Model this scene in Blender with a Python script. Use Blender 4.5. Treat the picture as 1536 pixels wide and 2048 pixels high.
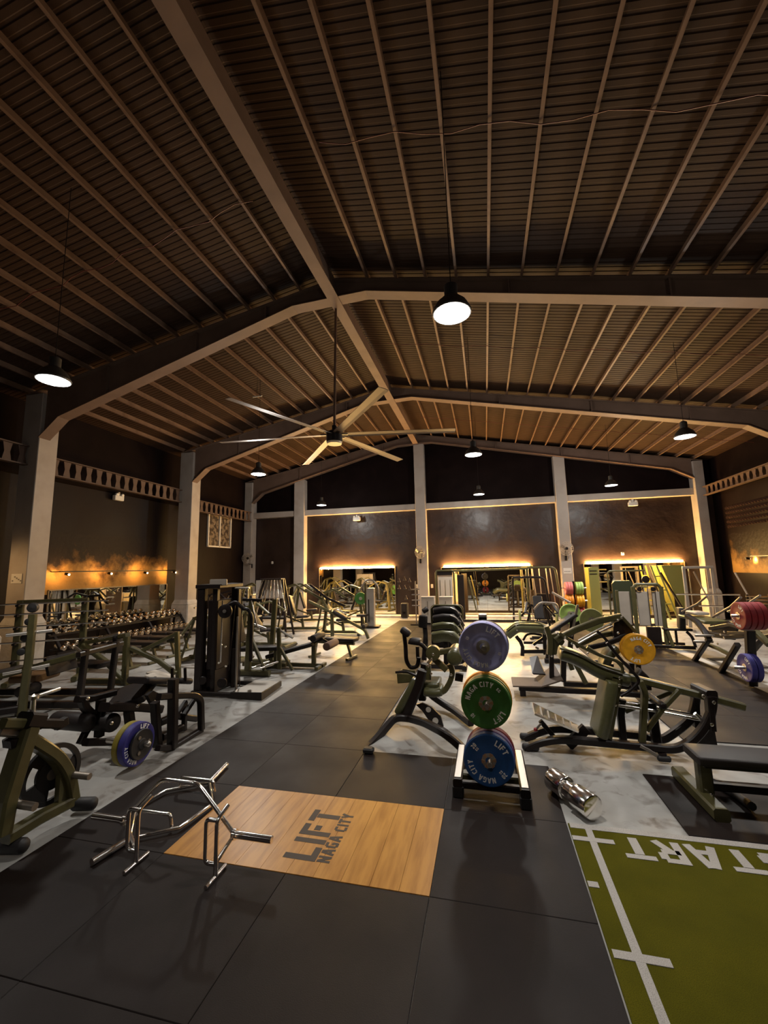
import bpy, math, random
from mathutils import Vector, Matrix
S = bpy.context.scene
for o in list(bpy.data.objects): bpy.data.objects.remove(o)
COL = S.collection
V = Vector
# ---------------------------------------------------------------- camera
FPX, YAW, PITCH, ROLL, CAMH = 826.49, 0.23501, 0.13615, -0.02127, 2.1
_f = V((-math.sin(YAW)*math.cos(PITCH), math.cos(YAW)*math.cos(PITCH), math.sin(PITCH)))
_r = V((math.cos(YAW), math.sin(YAW), 0)); _u = _r.cross(_f)
CR = _r*math.cos(ROLL)+_u*math.sin(ROLL); CU = _u*math.cos(ROLL)-_r*math.sin(ROLL); CF = _f
CAM = V((0, 0, CAMH))
cd = bpy.data.cameras.new('camera'); cam = bpy.data.objects.new('camera', cd); COL.objects.link(cam)
cd.sensor_fit = 'HORIZONTAL'; cd.sensor_width = 36.0; cd.lens = FPX/1536*36.0
cd.clip_start = .05; cd.clip_end = 200
cam.matrix_world = Matrix((( CR.x, CU.x, -CF.x, 0), (CR.y, CU.y, -CF.y, 0), (CR.z, CU.z, -CF.z, CAMH), (0, 0, 0, 1)))
S.camera = cam
# ---------------------------------------------------------------- world, exposure
W = bpy.data.worlds.new('world'); S.world = W; W.use_nodes = True
W.node_tree.nodes['Background'].inputs[0].default_value = (.02, .016, .014, 1)
W.node_tree.nodes['Background'].inputs[1].default_value = .3
S.view_settings.view_transform = 'Standard'; S.view_settings.look = 'None'
S.view_settings.exposure = -0.3; S.view_settings.gamma = 1.0
S.view_settings.use_curve_mapping = False
LAMP_W = 150.0          # watts of one high-bay lamp
STRIP_E = 700.0          # emission of the warm light strips
LAMP_COL = (1.0, .96, .89)
WARM = (1.0, .58, .18)
# the high bays hang in a grid through the hall
LAMPS = [(-5.56, 4.12, 4.74), (-.2, 4.08, 4.75), (-5.92, 10.0, 4.76), (-.13, 9.78, 4.75), (4.26, 9.74, 4.75), (-6.39, 15.7, 4.75), (-.08, 15.4, 4.75), (4.3, 15.2, 4.75)]
def lamp_light(p):
    l = bpy.data.lights.new('high_bay_light', 'AREA'); l.shape = 'DISK'; l.size = .34; l.energy = LAMP_W*(.45 if p[1] < 0 and p[0] > -1 else .12 if p[1] < 0 else .45 if p[1] < 6 else .9); l.color = LAMP_COL
    o = bpy.data.objects.new('high_bay_light', l); COL.objects.link(o); o.location = (p[0], p[1], p[2]-.03); l.spread = math.radians(125)
    g = bpy.data.lights.new('high_bay_side_glow', 'POINT'); g.energy = l.energy*(.35 if p[1] < 0 else .5 if p[1] < 6 else 1.25); g.color = LAMP_COL; g.shadow_soft_size = .1        # the lens bowl also throws light sideways
    o = bpy.data.objects.new('high_bay_side_glow', g); COL.objects.link(o); o.location = (p[0], p[1], p[2]-.2)
OFF_LAMPS = [(4.28, 4.1, 4.75), (-.2, -1.6, 4.75), (-5.6, -1.6, 4.75)]      # the same grid goes on beside and behind the viewer
for p in LAMPS+OFF_LAMPS: lamp_light(p)
# ---------------------------------------------------------------- pixel helpers (a point of the photograph at a given real depth)
def ray(x, y): return CF + CR*((x-768)/FPX) - CU*((y-1024)/FPX)
def onz(x, y, z=0.0):
    d = ray(x, y); return CAM + d*((z-CAMH)/d.z)
def ony(x, y, Y):
    d = ray(x, y); return CAM + d*(Y/d.y)
def onx(x, y, X):
    d = ray(x, y); return CAM + d*(X/d.x)
def ondepth(x, y, z): return CAM + ray(x, y)*z
class Plane:
    """vertical plane through two floor points; p() gives the point of that plane (shifted sideways by off) seen at a pixel"""
    def __init__(s, a, b):
        a, b = V(a), V(b); a.z = b.z = 0; s.o = a; s.t = (b-a).normalized(); s.n = V((-s.t.y, s.t.x, 0))
        if s.n.dot(V((0, -1, 0)) if abs(s.n.y) > .05 else V((1, 0, 0))) < 0: s.n = -s.n     # n looks towards the camera side
    def p(s, x, y, off=0.0):
        d = ray(x, y); o = s.o + s.n*off
        return CAM + d*((o-CAM).dot(s.n)/d.dot(s.n))
    def w(s, u, z, off=0.0): return s.o + s.t*u + s.n*off + V((0, 0, z))
# ---------------------------------------------------------------- materials
MATS = {}
def pmat(name, col, rough=.5, metal=0., spec=.5, noise=None, bump=None, emit=None, estr=0., coat=0., scale_xyz=None):
    m = bpy.data.materials.new(name); m.use_nodes = True; nt = m.node_tree; b = nt.nodes['Principled BSDF']
    b.inputs['Base Color'].default_value = (*col, 1); b.inputs['Roughness'].default_value = rough; b.inputs['Metallic'].default_value = metal
    b.inputs['Specular IOR Level'].default_value = spec; b.inputs['Coat Weight'].default_value = coat
    if emit: b.inputs['Emission Color'].default_value = (*emit, 1); b.inputs['Emission Strength'].default_value = estr
    if noise or bump:
        tc = nt.nodes.new('ShaderNodeTexCoord'); mp = nt.nodes.new('ShaderNodeMapping'); nt.links.new(tc.outputs['Object'], mp.inputs[0])
        if scale_xyz: mp.inputs['Scale'].default_value = scale_xyz
    if noise:      # (scale, detail, colour2, lo, hi[, rough2])
        n = nt.nodes.new('ShaderNodeTexNoise'); n.inputs['Scale'].default_value = noise[0]; n.inputs['Detail'].default_value = noise[1]
        nt.links.new(mp.outputs[0], n.inputs[0]); r = nt.nodes.new('ShaderNodeValToRGB'); nt.links.new(n.outputs[0], r.inputs[0])
        r.color_ramp.elements[0].position = noise[3]; r.color_ramp.elements[1].position = noise[4]
        r.color_ramp.elements[0].color = (*col, 1); r.color_ramp.elements[1].color = (*noise[2], 1); nt.links.new(r.outputs[0], b.inputs['Base Color'])
        if len(noise) > 5:
            mr = nt.nodes.new('ShaderNodeMapRange'); nt.links.new(n.outputs[0], mr.inputs[0]); mr.inputs[1].default_value = noise[3]; mr.inputs[2].default_value = noise[4]
            mr.inputs[3].default_value = rough; mr.inputs[4].default_value = noise[5]; nt.links.new(mr.outputs[0], b.inputs['Roughness'])
    if bump:       # (scale, strength, distance)
        n2 = nt.nodes.new('ShaderNodeTexNoise'); n2.inputs['Scale'].default_value = bump[0]; n2.inputs['Detail'].default_value = 4
        nt.links.new(mp.outputs[0], n2.inputs[0]); bp = nt.nodes.new('ShaderNodeBump'); bp.inputs['Strength'].default_value = bump[1]; bp.inputs['Distance'].default_value = bump[2]
        nt.links.new(n2.outputs[0], bp.inputs['Height']); nt.links.new(bp.outputs[0], b.inputs['Normal'])
    MATS[name] = m; return m
OLIVE = pmat('olive_paint', (.064, .055, .02), .36, 0, .5, (9, 3, (.082, .072, .028), .35, .7))
OLIVEPAD = pmat('olive_vinyl', (.07, .067, .027), .34, 0, .5, (30, 3, (.085, .08, .034), .4, .7), (220, .15, .002))
BLACK = pmat('black_powder_coat', (.0095, .0056, .0048), .4, 0, .3, (20, 2, (.0135, .0085, .007), .4, .7))
BLACKPAD = pmat('black_vinyl', (.017, .0125, .0115), .5, 0, .3, None, (260, .2, .002))
CHROME = pmat('chrome', (.93, .9, .86), .17, 1.)
STEEL = pmat('brushed_steel', (.68, .63, .57), .34, 1.)
DULL = pmat('dull_grip_steel', (.3, .26, .22), .45, .8)
RUBBER = pmat('black_rubber', (.012, .01, .01), .6)
BOLT = pmat('bolt_zinc', (.8, .74, .64), .25, 1.)
WHITE = pmat('white_plastic', (.62, .58, .52), .45)
CREAM = pmat('cream_panel', (.5, .43, .35), .5)
GREYPANEL = pmat('grey_shroud', (.3, .26, .22), .4, 0, .5, (3, 2, (.36, .31, .26), .3, .7))
LETTER = pmat('white_lettering', (.9, .88, .86), .6)
def platemat(n, c): return pmat('bumper_'+n, c, .55, 0, .4, (12, 4, tuple(x*1.25 for x in c), .4, .75))
PLC = dict(lilac=platemat('lilac', (.34, .34, .58)), green=platemat('green', (.045, .16, .028)), blue=platemat('blue', (.015, .075, .24)), yellow=platemat('yellow', (.72, .33, .012)),
           red=platemat('red', (.2, .009, .012)), purple=platemat('purple', (.13, .07, .2)), orange=platemat('orange', (.6, .2, .01)), olive=platemat('olive', (.25, .26, .09)), violet=platemat('violet', (.03, .026, .16)),
           black=RUBBER, pink=platemat('pink', (.6, .15, .13)), lime=platemat('lime', (.3, .42, .1)), mustard=platemat('mustard', (.22, .17, .02)))
CONC = pmat('painted_steel_frame', (.36, .31, .27), .55, 0, .4, (2.2, 4, (.3, .25, .21), .45, .75), (8, .15, .01))
PLASTER = pmat('pale_concrete_plinth', (.5, .45, .39), .7, 0, .3, (5, 5, (.4, .35, .29), .4, .7), (14, .4, .02))
LEDM = pmat('warm_led', (1, .7, .35), .5, emit=WARM, estr=STRIP_E)
SPOTM = pmat('warm_spot_lens', (1, .8, .5), .5, emit=(1, .62, .25), estr=60)
LAMPM = pmat('lamp_diffuser', (1, 1, 1), .5, emit=(.93, .98, 1.0), estr=20)
MIRROR = pmat('mirror_silver', (.82, .8, .72), .015, 1.)
# ---------------------------------------------------------------- mesh builder
class B:
    def __init__(s): s.v = []; s.f = []
    def add(s, vs, fs):
        n = len(s.v); s.v += [tuple(x) for x in vs]; s.f += [tuple(i+n for i in f) for f in fs]; return s
    def box(s, c, size, rz=0., rx=0., ry=0., ch=0.):
        M = Matrix.Rotation(rz, 3, 'Z') @ Matrix.Rotation(ry, 3, 'Y') @ Matrix.Rotation(rx, 3, 'X'); c = V(c); h = V(size)/2
        if ch <= 0:
            vs = [c + M @ V((h.x*a, h.y*b, h.z*d)) for d in (-1, 1) for a, b in ((-1, -1), (1, -1), (1, 1), (-1, 1))]
            return s.add(vs, [(3, 2, 1, 0), (4, 5, 6, 7), (0, 1, 5, 4), (1, 2, 6, 5), (2, 3, 7, 6), (3, 0, 4, 7)])
        ch = min(ch, min(h)*.9); rings = []
        for z, i in ((-h.z, ch), (-h.z+ch, 0), (h.z-ch, 0), (h.z, ch)):
            a, b = h.x-i, h.y-i
            rings.append([V((x, y, z)) for x, y in ((-a+ch, -b), (a-ch, -b), (a, -b+ch), (a, b-ch), (a-ch, b), (-a+ch, b), (-a, b-ch), (-a, -b+ch))])
        vs = [c + M @ q for r in rings for q in r]; fs = [tuple(range(7, -1, -1)), tuple(range(24, 32))]
        for k in range(3): fs += [(k*8+i, k*8+(i+1) % 8, k*8+8+(i+1) % 8, k*8+8+i) for i in range(8)]
        return s.add(vs, fs)
    def sweep(s, pts, prof, up=None, cap=True, scales=None, closed=False):
        """sweep a closed 2-d profile (list of (a,b)) along points; a is across, b is along 'up'"""
        pts = [V(p) for p in pts]; n = len(pts); m = len(prof); up = V(up) if up is not None else None; vs = []; prev = None
        for i, p in enumerate(pts):
            if closed: t = pts[(i+1) % n]-pts[i-1]
            elif i == 0: t = pts[1]-p
            elif i == n-1: t = p-pts[-2]
            else: t = (pts[i+1]-p).normalized()+(p-pts[i-1]).normalized()
            if t.length < 1e-9: t = V((0, 0, 1))
            t.normalize()
            if up is not None: ref = up
            elif prev is None: ref = V((0, 0, 1)) if abs(t.z) < .9 else V((0, 1, 0))
            else: ref = prev
            if abs(ref.dot(t)) > .995: ref = V((0, 1, 0)) if abs(t.y) < .9 else V((1, 0, 0))
            x = t.cross(ref).normalized(); y = x.cross(t); prev = y
            k = 1.0
            if 0 < i < n-1 and not closed:
                c = (pts[i+1]-p).normalized().dot((p-pts[i-1]).normalized()); k = 1/max(.6, math.sqrt(max(.01, (1+c)/2)))
            sc = scales[i] if scales else 1.0
            vs += [p + x*(a*sc) + y*(b*sc*(1.0 if up is None else k)) for a, b in prof]
        fs = []
        for i in range(n if closed else n-1):
            j = (i+1) % n
            fs += [(i*m+k, i*m+(k+1) % m, j*m+(k+1) % m, j*m+k) for k in range(m)]
        if cap and not closed: fs += [tuple(range(m-1, -1, -1)), tuple((n-1)*m+k for k in range(m))]
        return s.add(vs, fs)
    def tube(s, pts, r, n=10, fillet=0., seg=5, closed=False):
        if fillet: pts = fil(pts, fillet, seg)
        return s.sweep(pts, [(r*math.cos(2*math.pi*i/n), r*math.sin(2*math.pi*i/n)) for i in range(n)], closed=closed)
    def bar(s, p, q, w=.06, h=.06, up=(0, 0, 1)): return s.sweep([p, q], rect(w, h), up)
    def path(s, pts, w=.06, h=.06, up=(0, 0, 1), fillet=0., seg=5):
        if fillet: pts = fil(pts, fillet, seg)
        return s.sweep(pts, rect(w, h), up)
    def cyl(s, p, q, r, n=16): return s.tube([p, q], r, n)
    def capsule(s, p, q, r, n=14, e=.02):
        p, q = V(p), V(q); t = (q-p).normalized(); e = min(e, r*.6)
        pts = [p, p+t*e*.4, p+t*e, q-t*e, q-t*e*.4, q]; rr = [(r-e)/r, (r-e*.3)/r, 1, 1, (r-e*.3)/r, (r-e)/r]
        return s.sweep(pts, [(r*math.cos(2*math.pi*i/n), r*math.sin(2*math.pi*i/n)) for i in range(n)], scales=rr)
    def lathe(s, c, axis, prof, n=24):
        """prof: list of (radius, distance along axis); closes at radius 0"""
        c = V(c); a = V(axis).normalized(); ref = V((0, 0, 1)) if abs(a.z) < .9 else V((1, 0, 0)); x = a.cross(ref).normalized(); y = a.cross(x)
        vs = [c + a*d + x*(r*math.cos(2*math.pi*i/n)) + y*(r*math.sin(2*math.pi*i/n)) for r, d in prof for i in range(n)]
        fs = [(k*n+i, k*n+(i+1) % n, (k+1)*n+(i+1) % n, (k+1)*n+i) for k in range(len(prof)-1) for i in range(n)]
        if prof[0][0] > 1e-6: fs.append(tuple(range(n-1, -1, -1)))
        if prof[-1][0] > 1e-6: fs.append(tuple((len(prof)-1)*n+i for i in range(n)))
        return s.add(vs, fs)
    def prism(s, outline, off):
        """outline: 3-d points of a flat polygon, extruded by vector off (both ends closed)"""
        off = V(off); n = len(outline); vs = [V(p) for p in outline]+[V(p)+off for p in outline]
        return s.add(vs, [tuple(range(n-1, -1, -1)), tuple(range(n, 2*n))]+[(i, (i+1) % n, n+(i+1) % n, n+i) for i in range(n)])
    def pad(s, pts, w, th, up, round_=.5, along=None):
        """upholstered pad: rounded rectangle section (w wide, th thick) swept along pts, ends softened"""
        pts = [V(p) for p in pts]; t0 = (pts[1]-pts[0]).normalized(); t1 = (pts[-1]-pts[-2]).normalized(); e = min(th*.45, .03)
        pr = rrect(w, th, min(th, w)*round_*.9); P = [pts[0], pts[0]+t0*e*.35, pts[0]+t0*e]+pts[1:-1]+[pts[-1]-t1*e, pts[-1]-t1*e*.35, pts[-1]]
        k = [1-2*e/max(w, .1)*.9, 1-.5*e/max(w, .1), 1]; sc = k+[1]*(len(pts)-2)+k[::-1]
        return s.sweep(P, pr, up, scales=sc)
    def build(s, name, mat, parent=None, smooth=False, origin=None, kind=None):
        me = bpy.data.meshes.new(name); vv = s.v
        if origin is not None: o_ = V(origin); vv = [tuple(V(v)-o_) for v in vv]
        me.from_pydata(vv, [], s.f); me.validate(); me.update()
        if smooth:
            me.polygons.foreach_set('use_smooth', [True]*len(me.polygons)); me.set_sharp_from_angle(angle=math.radians(38))
        import bmesh
        bm = bmesh.new(); bm.from_mesh(me); bmesh.ops.recalc_face_normals(bm, faces=bm.faces); bm.to_mesh(me); bm.free()
        me.materials.append(mat); o = bpy.data.objects.new(name, me); COL.objects.link(o)
        if origin is not None: o.location = origin
        if parent is not None:
            o.parent = parent; o.matrix_parent_inverse = parent.matrix_world.inverted() if False else Matrix.Translation(parent.location).inverted() if parent.rotation_euler.z == 0 else parent.matrix_basis.inverted()
        if kind: o['kind'] = kind
        return o
def rect(w, h, c=None):
    c = min(w, h)*.16 if c is None else c; a, b = w/2, h/2
    return [(-a+c, -b), (a-c, -b), (a, -b+c), (a, b-c), (a-c, b), (-a+c, b), (-a, b-c), (-a, -b+c)]
def rrect(w, h, r, n=4):
    r = min(r, w/2*.98, h/2*.98); out = []
    for cx, cy, a0 in ((w/2-r, -h/2+r, -90), (w/2-r, h/2-r, 0), (-w/2+r, h/2-r, 90), (-w/2+r, -h/2+r, 180)):
        for i in range(n+1):
            a = math.radians(a0+90*i/n); out.append((cx+r*math.cos(a), cy+r*math.sin(a)))
    return out
def fil(pts, r, seg=5):
    pts = [V(p) for p in pts]; out = [pts[0]]
    for i in range(1, len(pts)-1):
        p = pts[i]; a = pts[i-1]-p; b = pts[i+1]-p; d = min(r, a.length*.48, b.length*.48); A = p+a.normalized()*d; C = p+b.normalized()*d
        for k in range(seg+1):
            t = k/seg; out.append(A*(1-t)**2+p*2*t*(1-t)+C*t*t)
    out.append(pts[-1]); return out
def arc(c, r, a0, a1, x, y, n=10):
    return [V(c)+V(x)*(r*math.cos(a0+(a1-a0)*i/n))+V(y)*(r*math.sin(a0+(a1-a0)*i/n)) for i in range(n+1)]
def tag(o, label, cat, group=None):
    o['label'] = label; o['category'] = cat
    if group: o['group'] = group
    return o
def thing(name, label, cat, loc=(0, 0, 0), group=None, rz=0.):
    o = bpy.data.objects.new(name, None); COL.objects.link(o); o.location = loc; o.rotation_euler = (0, 0, rz); o.empty_display_size = .1
    return tag(o, label, cat, group)
def struct(o, label=None, cat=None):
    o['kind'] = 'structure'
    if label: o['label'] = label
    if cat: o['category'] = cat
    return o
def sempty(name, label, cat, loc=(0, 0, 0)):
    o = bpy.data.objects.new(name, None); COL.objects.link(o); o.location = loc; o.empty_display_size = .1
    return struct(o, label, cat)
def dup(root, loc=None, rz=None, label=None):
    r = root.copy(); COL.objects.link(r)
    if loc is not None: r.location = loc
    if rz is not None: r.rotation_euler = (0, 0, rz)
    if label: r['label'] = label
    for ch in root.children:
        c = ch.copy(); COL.objects.link(c); c.parent = r
        for g in ch.children:
            d = g.copy(); COL.objects.link(d); d.parent = c
    return r
def inst(mesh_obj, parent, M):
    """copy of a one-mesh part sharing its mesh data, placed by matrix M in its parent's space"""
    c = mesh_obj.copy(); COL.objects.link(c); c.parent = parent; c.matrix_parent_inverse = Matrix(); c.matrix_basis = M; return c
# stroke lettering (stencil capitals on a 0..w x 0..1 cell)
GL = {'L': (.55, [((.1, 0), (.1, 1)), ((0, .1), (.55, .1))]), 'I': (.2, [((.1, 0), (.1, 1))]),
      'F': (.55, [((.1, 0), (.1, 1)), ((0, .9), (.55, .9)), ((.26, .5), (.5, .5))]), 'T': (.6, [((.3, 0), (.3, .78)), ((0, .9), (.6, .9))]),
      'N': (.65, [((.1, 0), (.1, 1)), ((.55, 0), (.55, 1)), ((.12, .92), (.53, .08))]), 'A': (.7, [((.09, 0), (.31, 1)), ((.61, 0), (.39, 1)), ((.24, .32), (.46, .32))]),
      'G': (.62, [((.1, .12), (.1, .88)), ((.14, .9), (.58, .9)), ((.14, .1), (.58, .1)), ((.52, .1), (.52, .48)), ((.34, .45), (.58, .45))]),
      'C': (.58, [((.1, .12), (.1, .88)), ((.14, .9), (.56, .9)), ((.14, .1), (.56, .1))]), 'Y': (.64, [((.32, 0), (.32, .46)), ((.09, 1), (.3, .46)), ((.55, 1), (.34, .46))]),
      'S': (.58, [((.05, .9), (.56, .9)), ((.1, .55), (.1, .86)), ((.1, .5), (.5, .5)), ((.48, .14), (.48, .46)), ((.02, .1), (.52, .1))]),
      'R': (.62, [((.1, 0), (.1, 1)), ((.1, .9), (.5, .9)), ((.5, .56), (.5, .86)), ((.1, .5), (.5, .5)), ((.3, .46), (.54, 0))]),
      '0': (.5, [((.08, .1), (.08, .9)), ((.42, .1), (.42, .9)), ((.1, .92), (.4, .92)), ((.1, .08), (.4, .08))]), '1': (.25, [((.14, 0), (.14, 1))]),
      '2': (.5, [((.05, .9), (.42, .9)), ((.42, .58), (.42, .86)), ((.4, .52), (.08, .14)), ((.02, .08), (.48, .08))]),
      '5': (.5, [((.06, .92), (.46, .92)), ((.1, .55), (.1, .88)), ((.1, .54), (.4, .54)), ((.42, .12), (.42, .5)), ((.04, .08), (.4, .08))]),
      'K': (.55, [((.1, 0), (.1, 1)), ((.14, .5), (.48, 1)), ((.14, .5), (.5, 0))]), ' ': (.35, [])}
def glyph_quads(ch, sw=.2, gap=0.):
    w, st = GL[ch]; out = []
    for (x0, y0), (x1, y1) in st:
        d = math.hypot(x1-x0, y1-y0); nx, ny = -(y1-y0)/d*sw/2, (x1-x0)/d*sw/2
        segs = [(0, 1)] if not gap or d < .7 else [(0, .5-gap), (.5+gap, 1)]
        for a, b in segs:
            ax, ay, bx, by = x0+(x1-x0)*a, y0+(y1-y0)*a, x0+(x1-x0)*b, y0+(y1-y0)*b
            out.append([(ax+nx, ay+ny), (ax-nx, ay-ny), (bx-nx, by-ny), (bx+nx, by+ny)])
    return w, out
def text_flat(b, txt, o, ex, ey, size, sw=.2, gap=0., track=.14, th=.002, xs=1.):
    """flat lettering: o is the baseline start, ex reading direction, ey letter-up"""
    o, ex, ey = V(o), V(ex), V(ey); x = 0; nz = ex.cross(ey).normalized()
    for ch in txt:
        w, qs = glyph_quads(ch, sw, gap)
        for i, q in enumerate(qs): b.prism([o+ex*((x+a*xs)*size)+ey*(c*size) for a, c in q], nz*(th+.0002*(i % 3)))
        x += w*xs+track
    return x*size
def text_arc(b, txt, c, n, up, R, size, ang, sw=.2, inward=False, track=.2, th=.0015):
    """lettering on a circle of radius R about c; n faces the reader; ang = middle angle (degrees, clockwise from up)"""
    c, n, up = V(c), V(n).normalized(), V(up); right = up.cross(n).normalized()
    W_ = sum(GL[ch][0]+track for ch in txt)-track; x = -W_/2
    for ch in txt:
        w, qs = glyph_quads(ch, sw); am = math.radians(ang)+(x+w/2)*size/R*(-1 if inward else 1)
        rad = right*math.sin(am)+up*math.cos(am); tan = right*math.cos(am)-up*math.sin(am)
        ex, ey = (tan, rad) if not inward else (-tan, -rad); base = c+rad*R - (ey*(size/2))
        for i, q in enumerate(qs): b.prism([base+ex*((a-w/2)*size)+ey*(y*size) for a, y in q], n*(th+.0002*(i % 3)))
        x += w+track
# ================================================================ the hall
Y0, Y1 = -4.0, 18.35
XL, XR = -11.35, 8.7
RX = -2.75
def rtop(x): return 8.08-.19*abs(x-RX)
FLOORM = pmat('worn_grey_floor_paint', (.3, .29, .275), .42, 0, .45, (1.3, 7, (.21, .195, .175), .46, .68, .6), (30, .08, .004))
_nt = FLOORM.node_tree; _b = _nt.nodes['Principled BSDF']
def overlay_noise(m, scale, detail, col, lo, hi, dist=0.):
    nt = m.node_tree; b = nt.nodes['Principled BSDF']; src = b.inputs['Base Color'].links[0].from_socket if b.inputs['Base Color'].links else None
    tc = nt.nodes.new('ShaderNodeTexCoord'); n = nt.nodes.new('ShaderNodeTexNoise'); n.inputs['Scale'].default_value = scale; n.inputs['Detail'].default_value = detail; n.inputs['Distortion'].default_value = dist
    nt.links.new(tc.outputs['Object'], n.inputs[0]); r = nt.nodes.new('ShaderNodeMapRange'); nt.links.new(n.outputs[0], r.inputs[0]); r.inputs[1].default_value = lo; r.inputs[2].default_value = hi
    mx = nt.nodes.new('ShaderNodeMix'); mx.data_type = 'RGBA'; nt.links.new(r.outputs[0], mx.inputs[0]); mx.inputs[7].default_value = (*col, 1)
    if src: nt.links.new(src, mx.inputs[6])
    else: mx.inputs[6].default_value = b.inputs['Base Color'].default_value
    nt.links.new(mx.outputs[2], b.inputs['Base Color'])
overlay_noise(FLOORM, 4.5, 8, (.12, .1, .085), .54, .7, .8)
overlay_noise(FLOORM, .7, 5, (.36, .355, .34), .5, .62, .3)
MATM = pmat('rubber_floor_tile', (.0085, .0048, .004), .62, 0, .2, (1.6, 6, (.0125, .0074, .006), .35, .7, .5), (160, .25, .003))
overlay_noise(MATM, 140, 2, (.018, .0125, .01), .7, .78)
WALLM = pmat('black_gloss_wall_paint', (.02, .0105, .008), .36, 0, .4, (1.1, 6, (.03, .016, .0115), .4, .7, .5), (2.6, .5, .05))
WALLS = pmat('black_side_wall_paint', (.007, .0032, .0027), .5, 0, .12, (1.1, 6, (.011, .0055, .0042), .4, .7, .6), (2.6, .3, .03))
GIRD = pmat('rafter_paint_dark', (.1, .06, .042), .6, 0, .3, (4, 4, (.07, .042, .03), .4, .7))  # darker copy of the rafter paint, for the eave girders
WALLT = pmat('black_wall_upper', (.006, .0028, .0025), .7, 0, .06, (2, 4, (.009, .0045, .004), .4, .7))
ROOFM = pmat('roof_sheet_metal', (.036, .0185, .0105), .6, 0, .12, (1.5, 4, (.027, .0135, .0075), .4, .7))
PURL = pmat('primer_purlin_steel', (.15, .088, .056), .5, .05, .3, (5, 3, (.1, .055, .034), .5, .75))
RAFT = pmat('rafter_paint', (.15, .093, .066), .6, 0, .4, (2.2, 5, (.12, .074, .052), .4, .7), (9, .12, .01))
# floor, with the rubber tiles and the turf as pieces of it
b = B(); b.box(((XL+XR)/2, (Y0+Y1)/2, -.062), (XR-XL+.4, Y1-Y0+.4, .1)); floor = struct(b.build('floor', FLOORM), 'worn pale grey painted concrete floor of the gym hall', 'floor')
TH = .012
tile = None
def add_tile(x0, x1, y0, y1):
    global tile
    w, d = x1-x0, y1-y0
    if tile is None or abs(w-1) > .01 or abs(d-1) > .01:
        b = B(); b.box((0, 0, 0), (w-.0025, d-.0025, TH), ch=.003); t = b.build('rubber_tile', MATM, floor)
        if tile is None and abs(w-1) < .01 and abs(d-1) < .01: tile = t
    else:
        t = tile.copy(); COL.objects.link(t); t.parent = floor
    t.location = ((x0+x1)/2, (y0+y1)/2, -TH/2); return t
PX0, PX1, PY0, PY1 = -2.48, -.46, 2.95, 3.95
rows = [(-4.05+i, -3.05+i) for i in range(22)]
for y0, y1 in rows:
    if y1 > 17.2: continue
    add_tile(-3.5, PX0, y0, y1)
    if abs(y0-2.95) > .1: add_tile(PX0, -1.47, y0, y1)
    if y1 < 5.0 and abs(y0-2.95) > .1: add_tile(-1.47, PX1, y0, y1)
    if y1 < 5.0: add_tile(PX1, .54, y0, y1)
    if 3.9 < y0 < 16: add_tile(3.25, 4.3, y0, y1); add_tile(2.2, 3.25, y0, y1) if y0 > 5.8 else None
for o in floor.children: o.location.z = -TH/2
add_tile(1.43, 2.6, 3.97, 4.96); add_tile(2.6, 3.77, 3.97, 4.96); add_tile(3.77, 4.94, 3.97, 4.96)
# turf lane
TURFM = pmat('green_turf', (.1, .088, .0035), .9, 0, .1, (3, 6, (.07, .064, .0025), .35, .7), (350, .8, .006))
overlay_noise(TURFM, 260, 2, (.055, .05, .002), .5, .62)
TURFW = pmat('white_turf_marking', (.5, .46, .43), .9, 0, .15, (240, 3, (.32, .3, .27), .45, .65), (350, .8, .006))
turf = struct(B().box((3.0, (Y0+3.95)/2, -.006), (4.9, 3.95-Y0, .012)).build('floor_turf', TURFM), 'green artificial turf lane with white sprint markings', 'turf')
b = B(); b.box((3.0, 3.92, .001), (4.88, .065, .004)); b.build('boundary_line', TURFW, turf)
b = B(); b.box((.692, (Y0+3.89)/2, .0015), (.05, 3.89-Y0, .004)); b.build('lane_line', TURFW, turf)
for y, x0, x1 in ((3.757, .55, .845), (2.762, .565, .848), (1.767, .565, .848), (3.272, .553, .618), (2.265, .553, .618)):
    B().box(((x0+x1)/2, y, .002), (x1-x0, .052, .0042)).build('tick_mark', TURFW, turf)
x = .887
for ch, wd in (('T', .2), ('R', .19), ('A', .21), ('T', .2), ('S', .19)):
    b = B(); text_flat(b, ch, (x+wd, 3.84, .0), (-1, 0, 0), (0, -1, 0), .245, sw=.19, th=.004, xs=wd/.245/GL[ch][0]); b.build('painted_letter', TURFW, turf); x += wd+.025
# lifting platform: planks and stencilled lettering
WOODM = pmat('golden_oak_laminate', (.46, .215, .042), .36, 0, .5, (5, 6, (.3, .12, .018), .4, .72), None, 0, 0, 0, (4, .5, 1))
plat = thing('lifting_platform', 'golden wooden lifting platform set flush into the black rubber floor', 'platform', ((PX0+PX1)/2, (PY0+PY1)/2, 0))
for i in range(10):
    w = (PX1-PX0)/10; b = B(); b.box((PX0+w*(i+.5), (PY0+PY1)/2, -.004), (w-.0015, PY1-PY0-.004, .012), ch=.0008); o = b.build('plank', WOODM, plat)
STENCIL = pmat('black_stencil_paint', (.035, .025, .02), .6)
b = B(); y = 3.095
for ch, wd in (('L', .15), ('I', .05), ('F', .14), ('T', .16)):
    text_flat(b, ch, (-1.315, y, .0022), (0, 1, 0), (-1, 0, 0), .255, sw=.21, th=.0008, xs=wd/.255/GL[ch][0]); y += wd+.04
b.build('stencilled_word', STENCIL, plat)
b = B(); y = 3.1; w0 = sum(GL[c][0]+.14 for c in 'NAGA CITY'); w1 = text_flat(b, 'NAGA', (-1.205, y, .0022), (0, 1, 0), (-1, 0, 0), .1, sw=.22, th=.0008, xs=1.0, track=.13)
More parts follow.
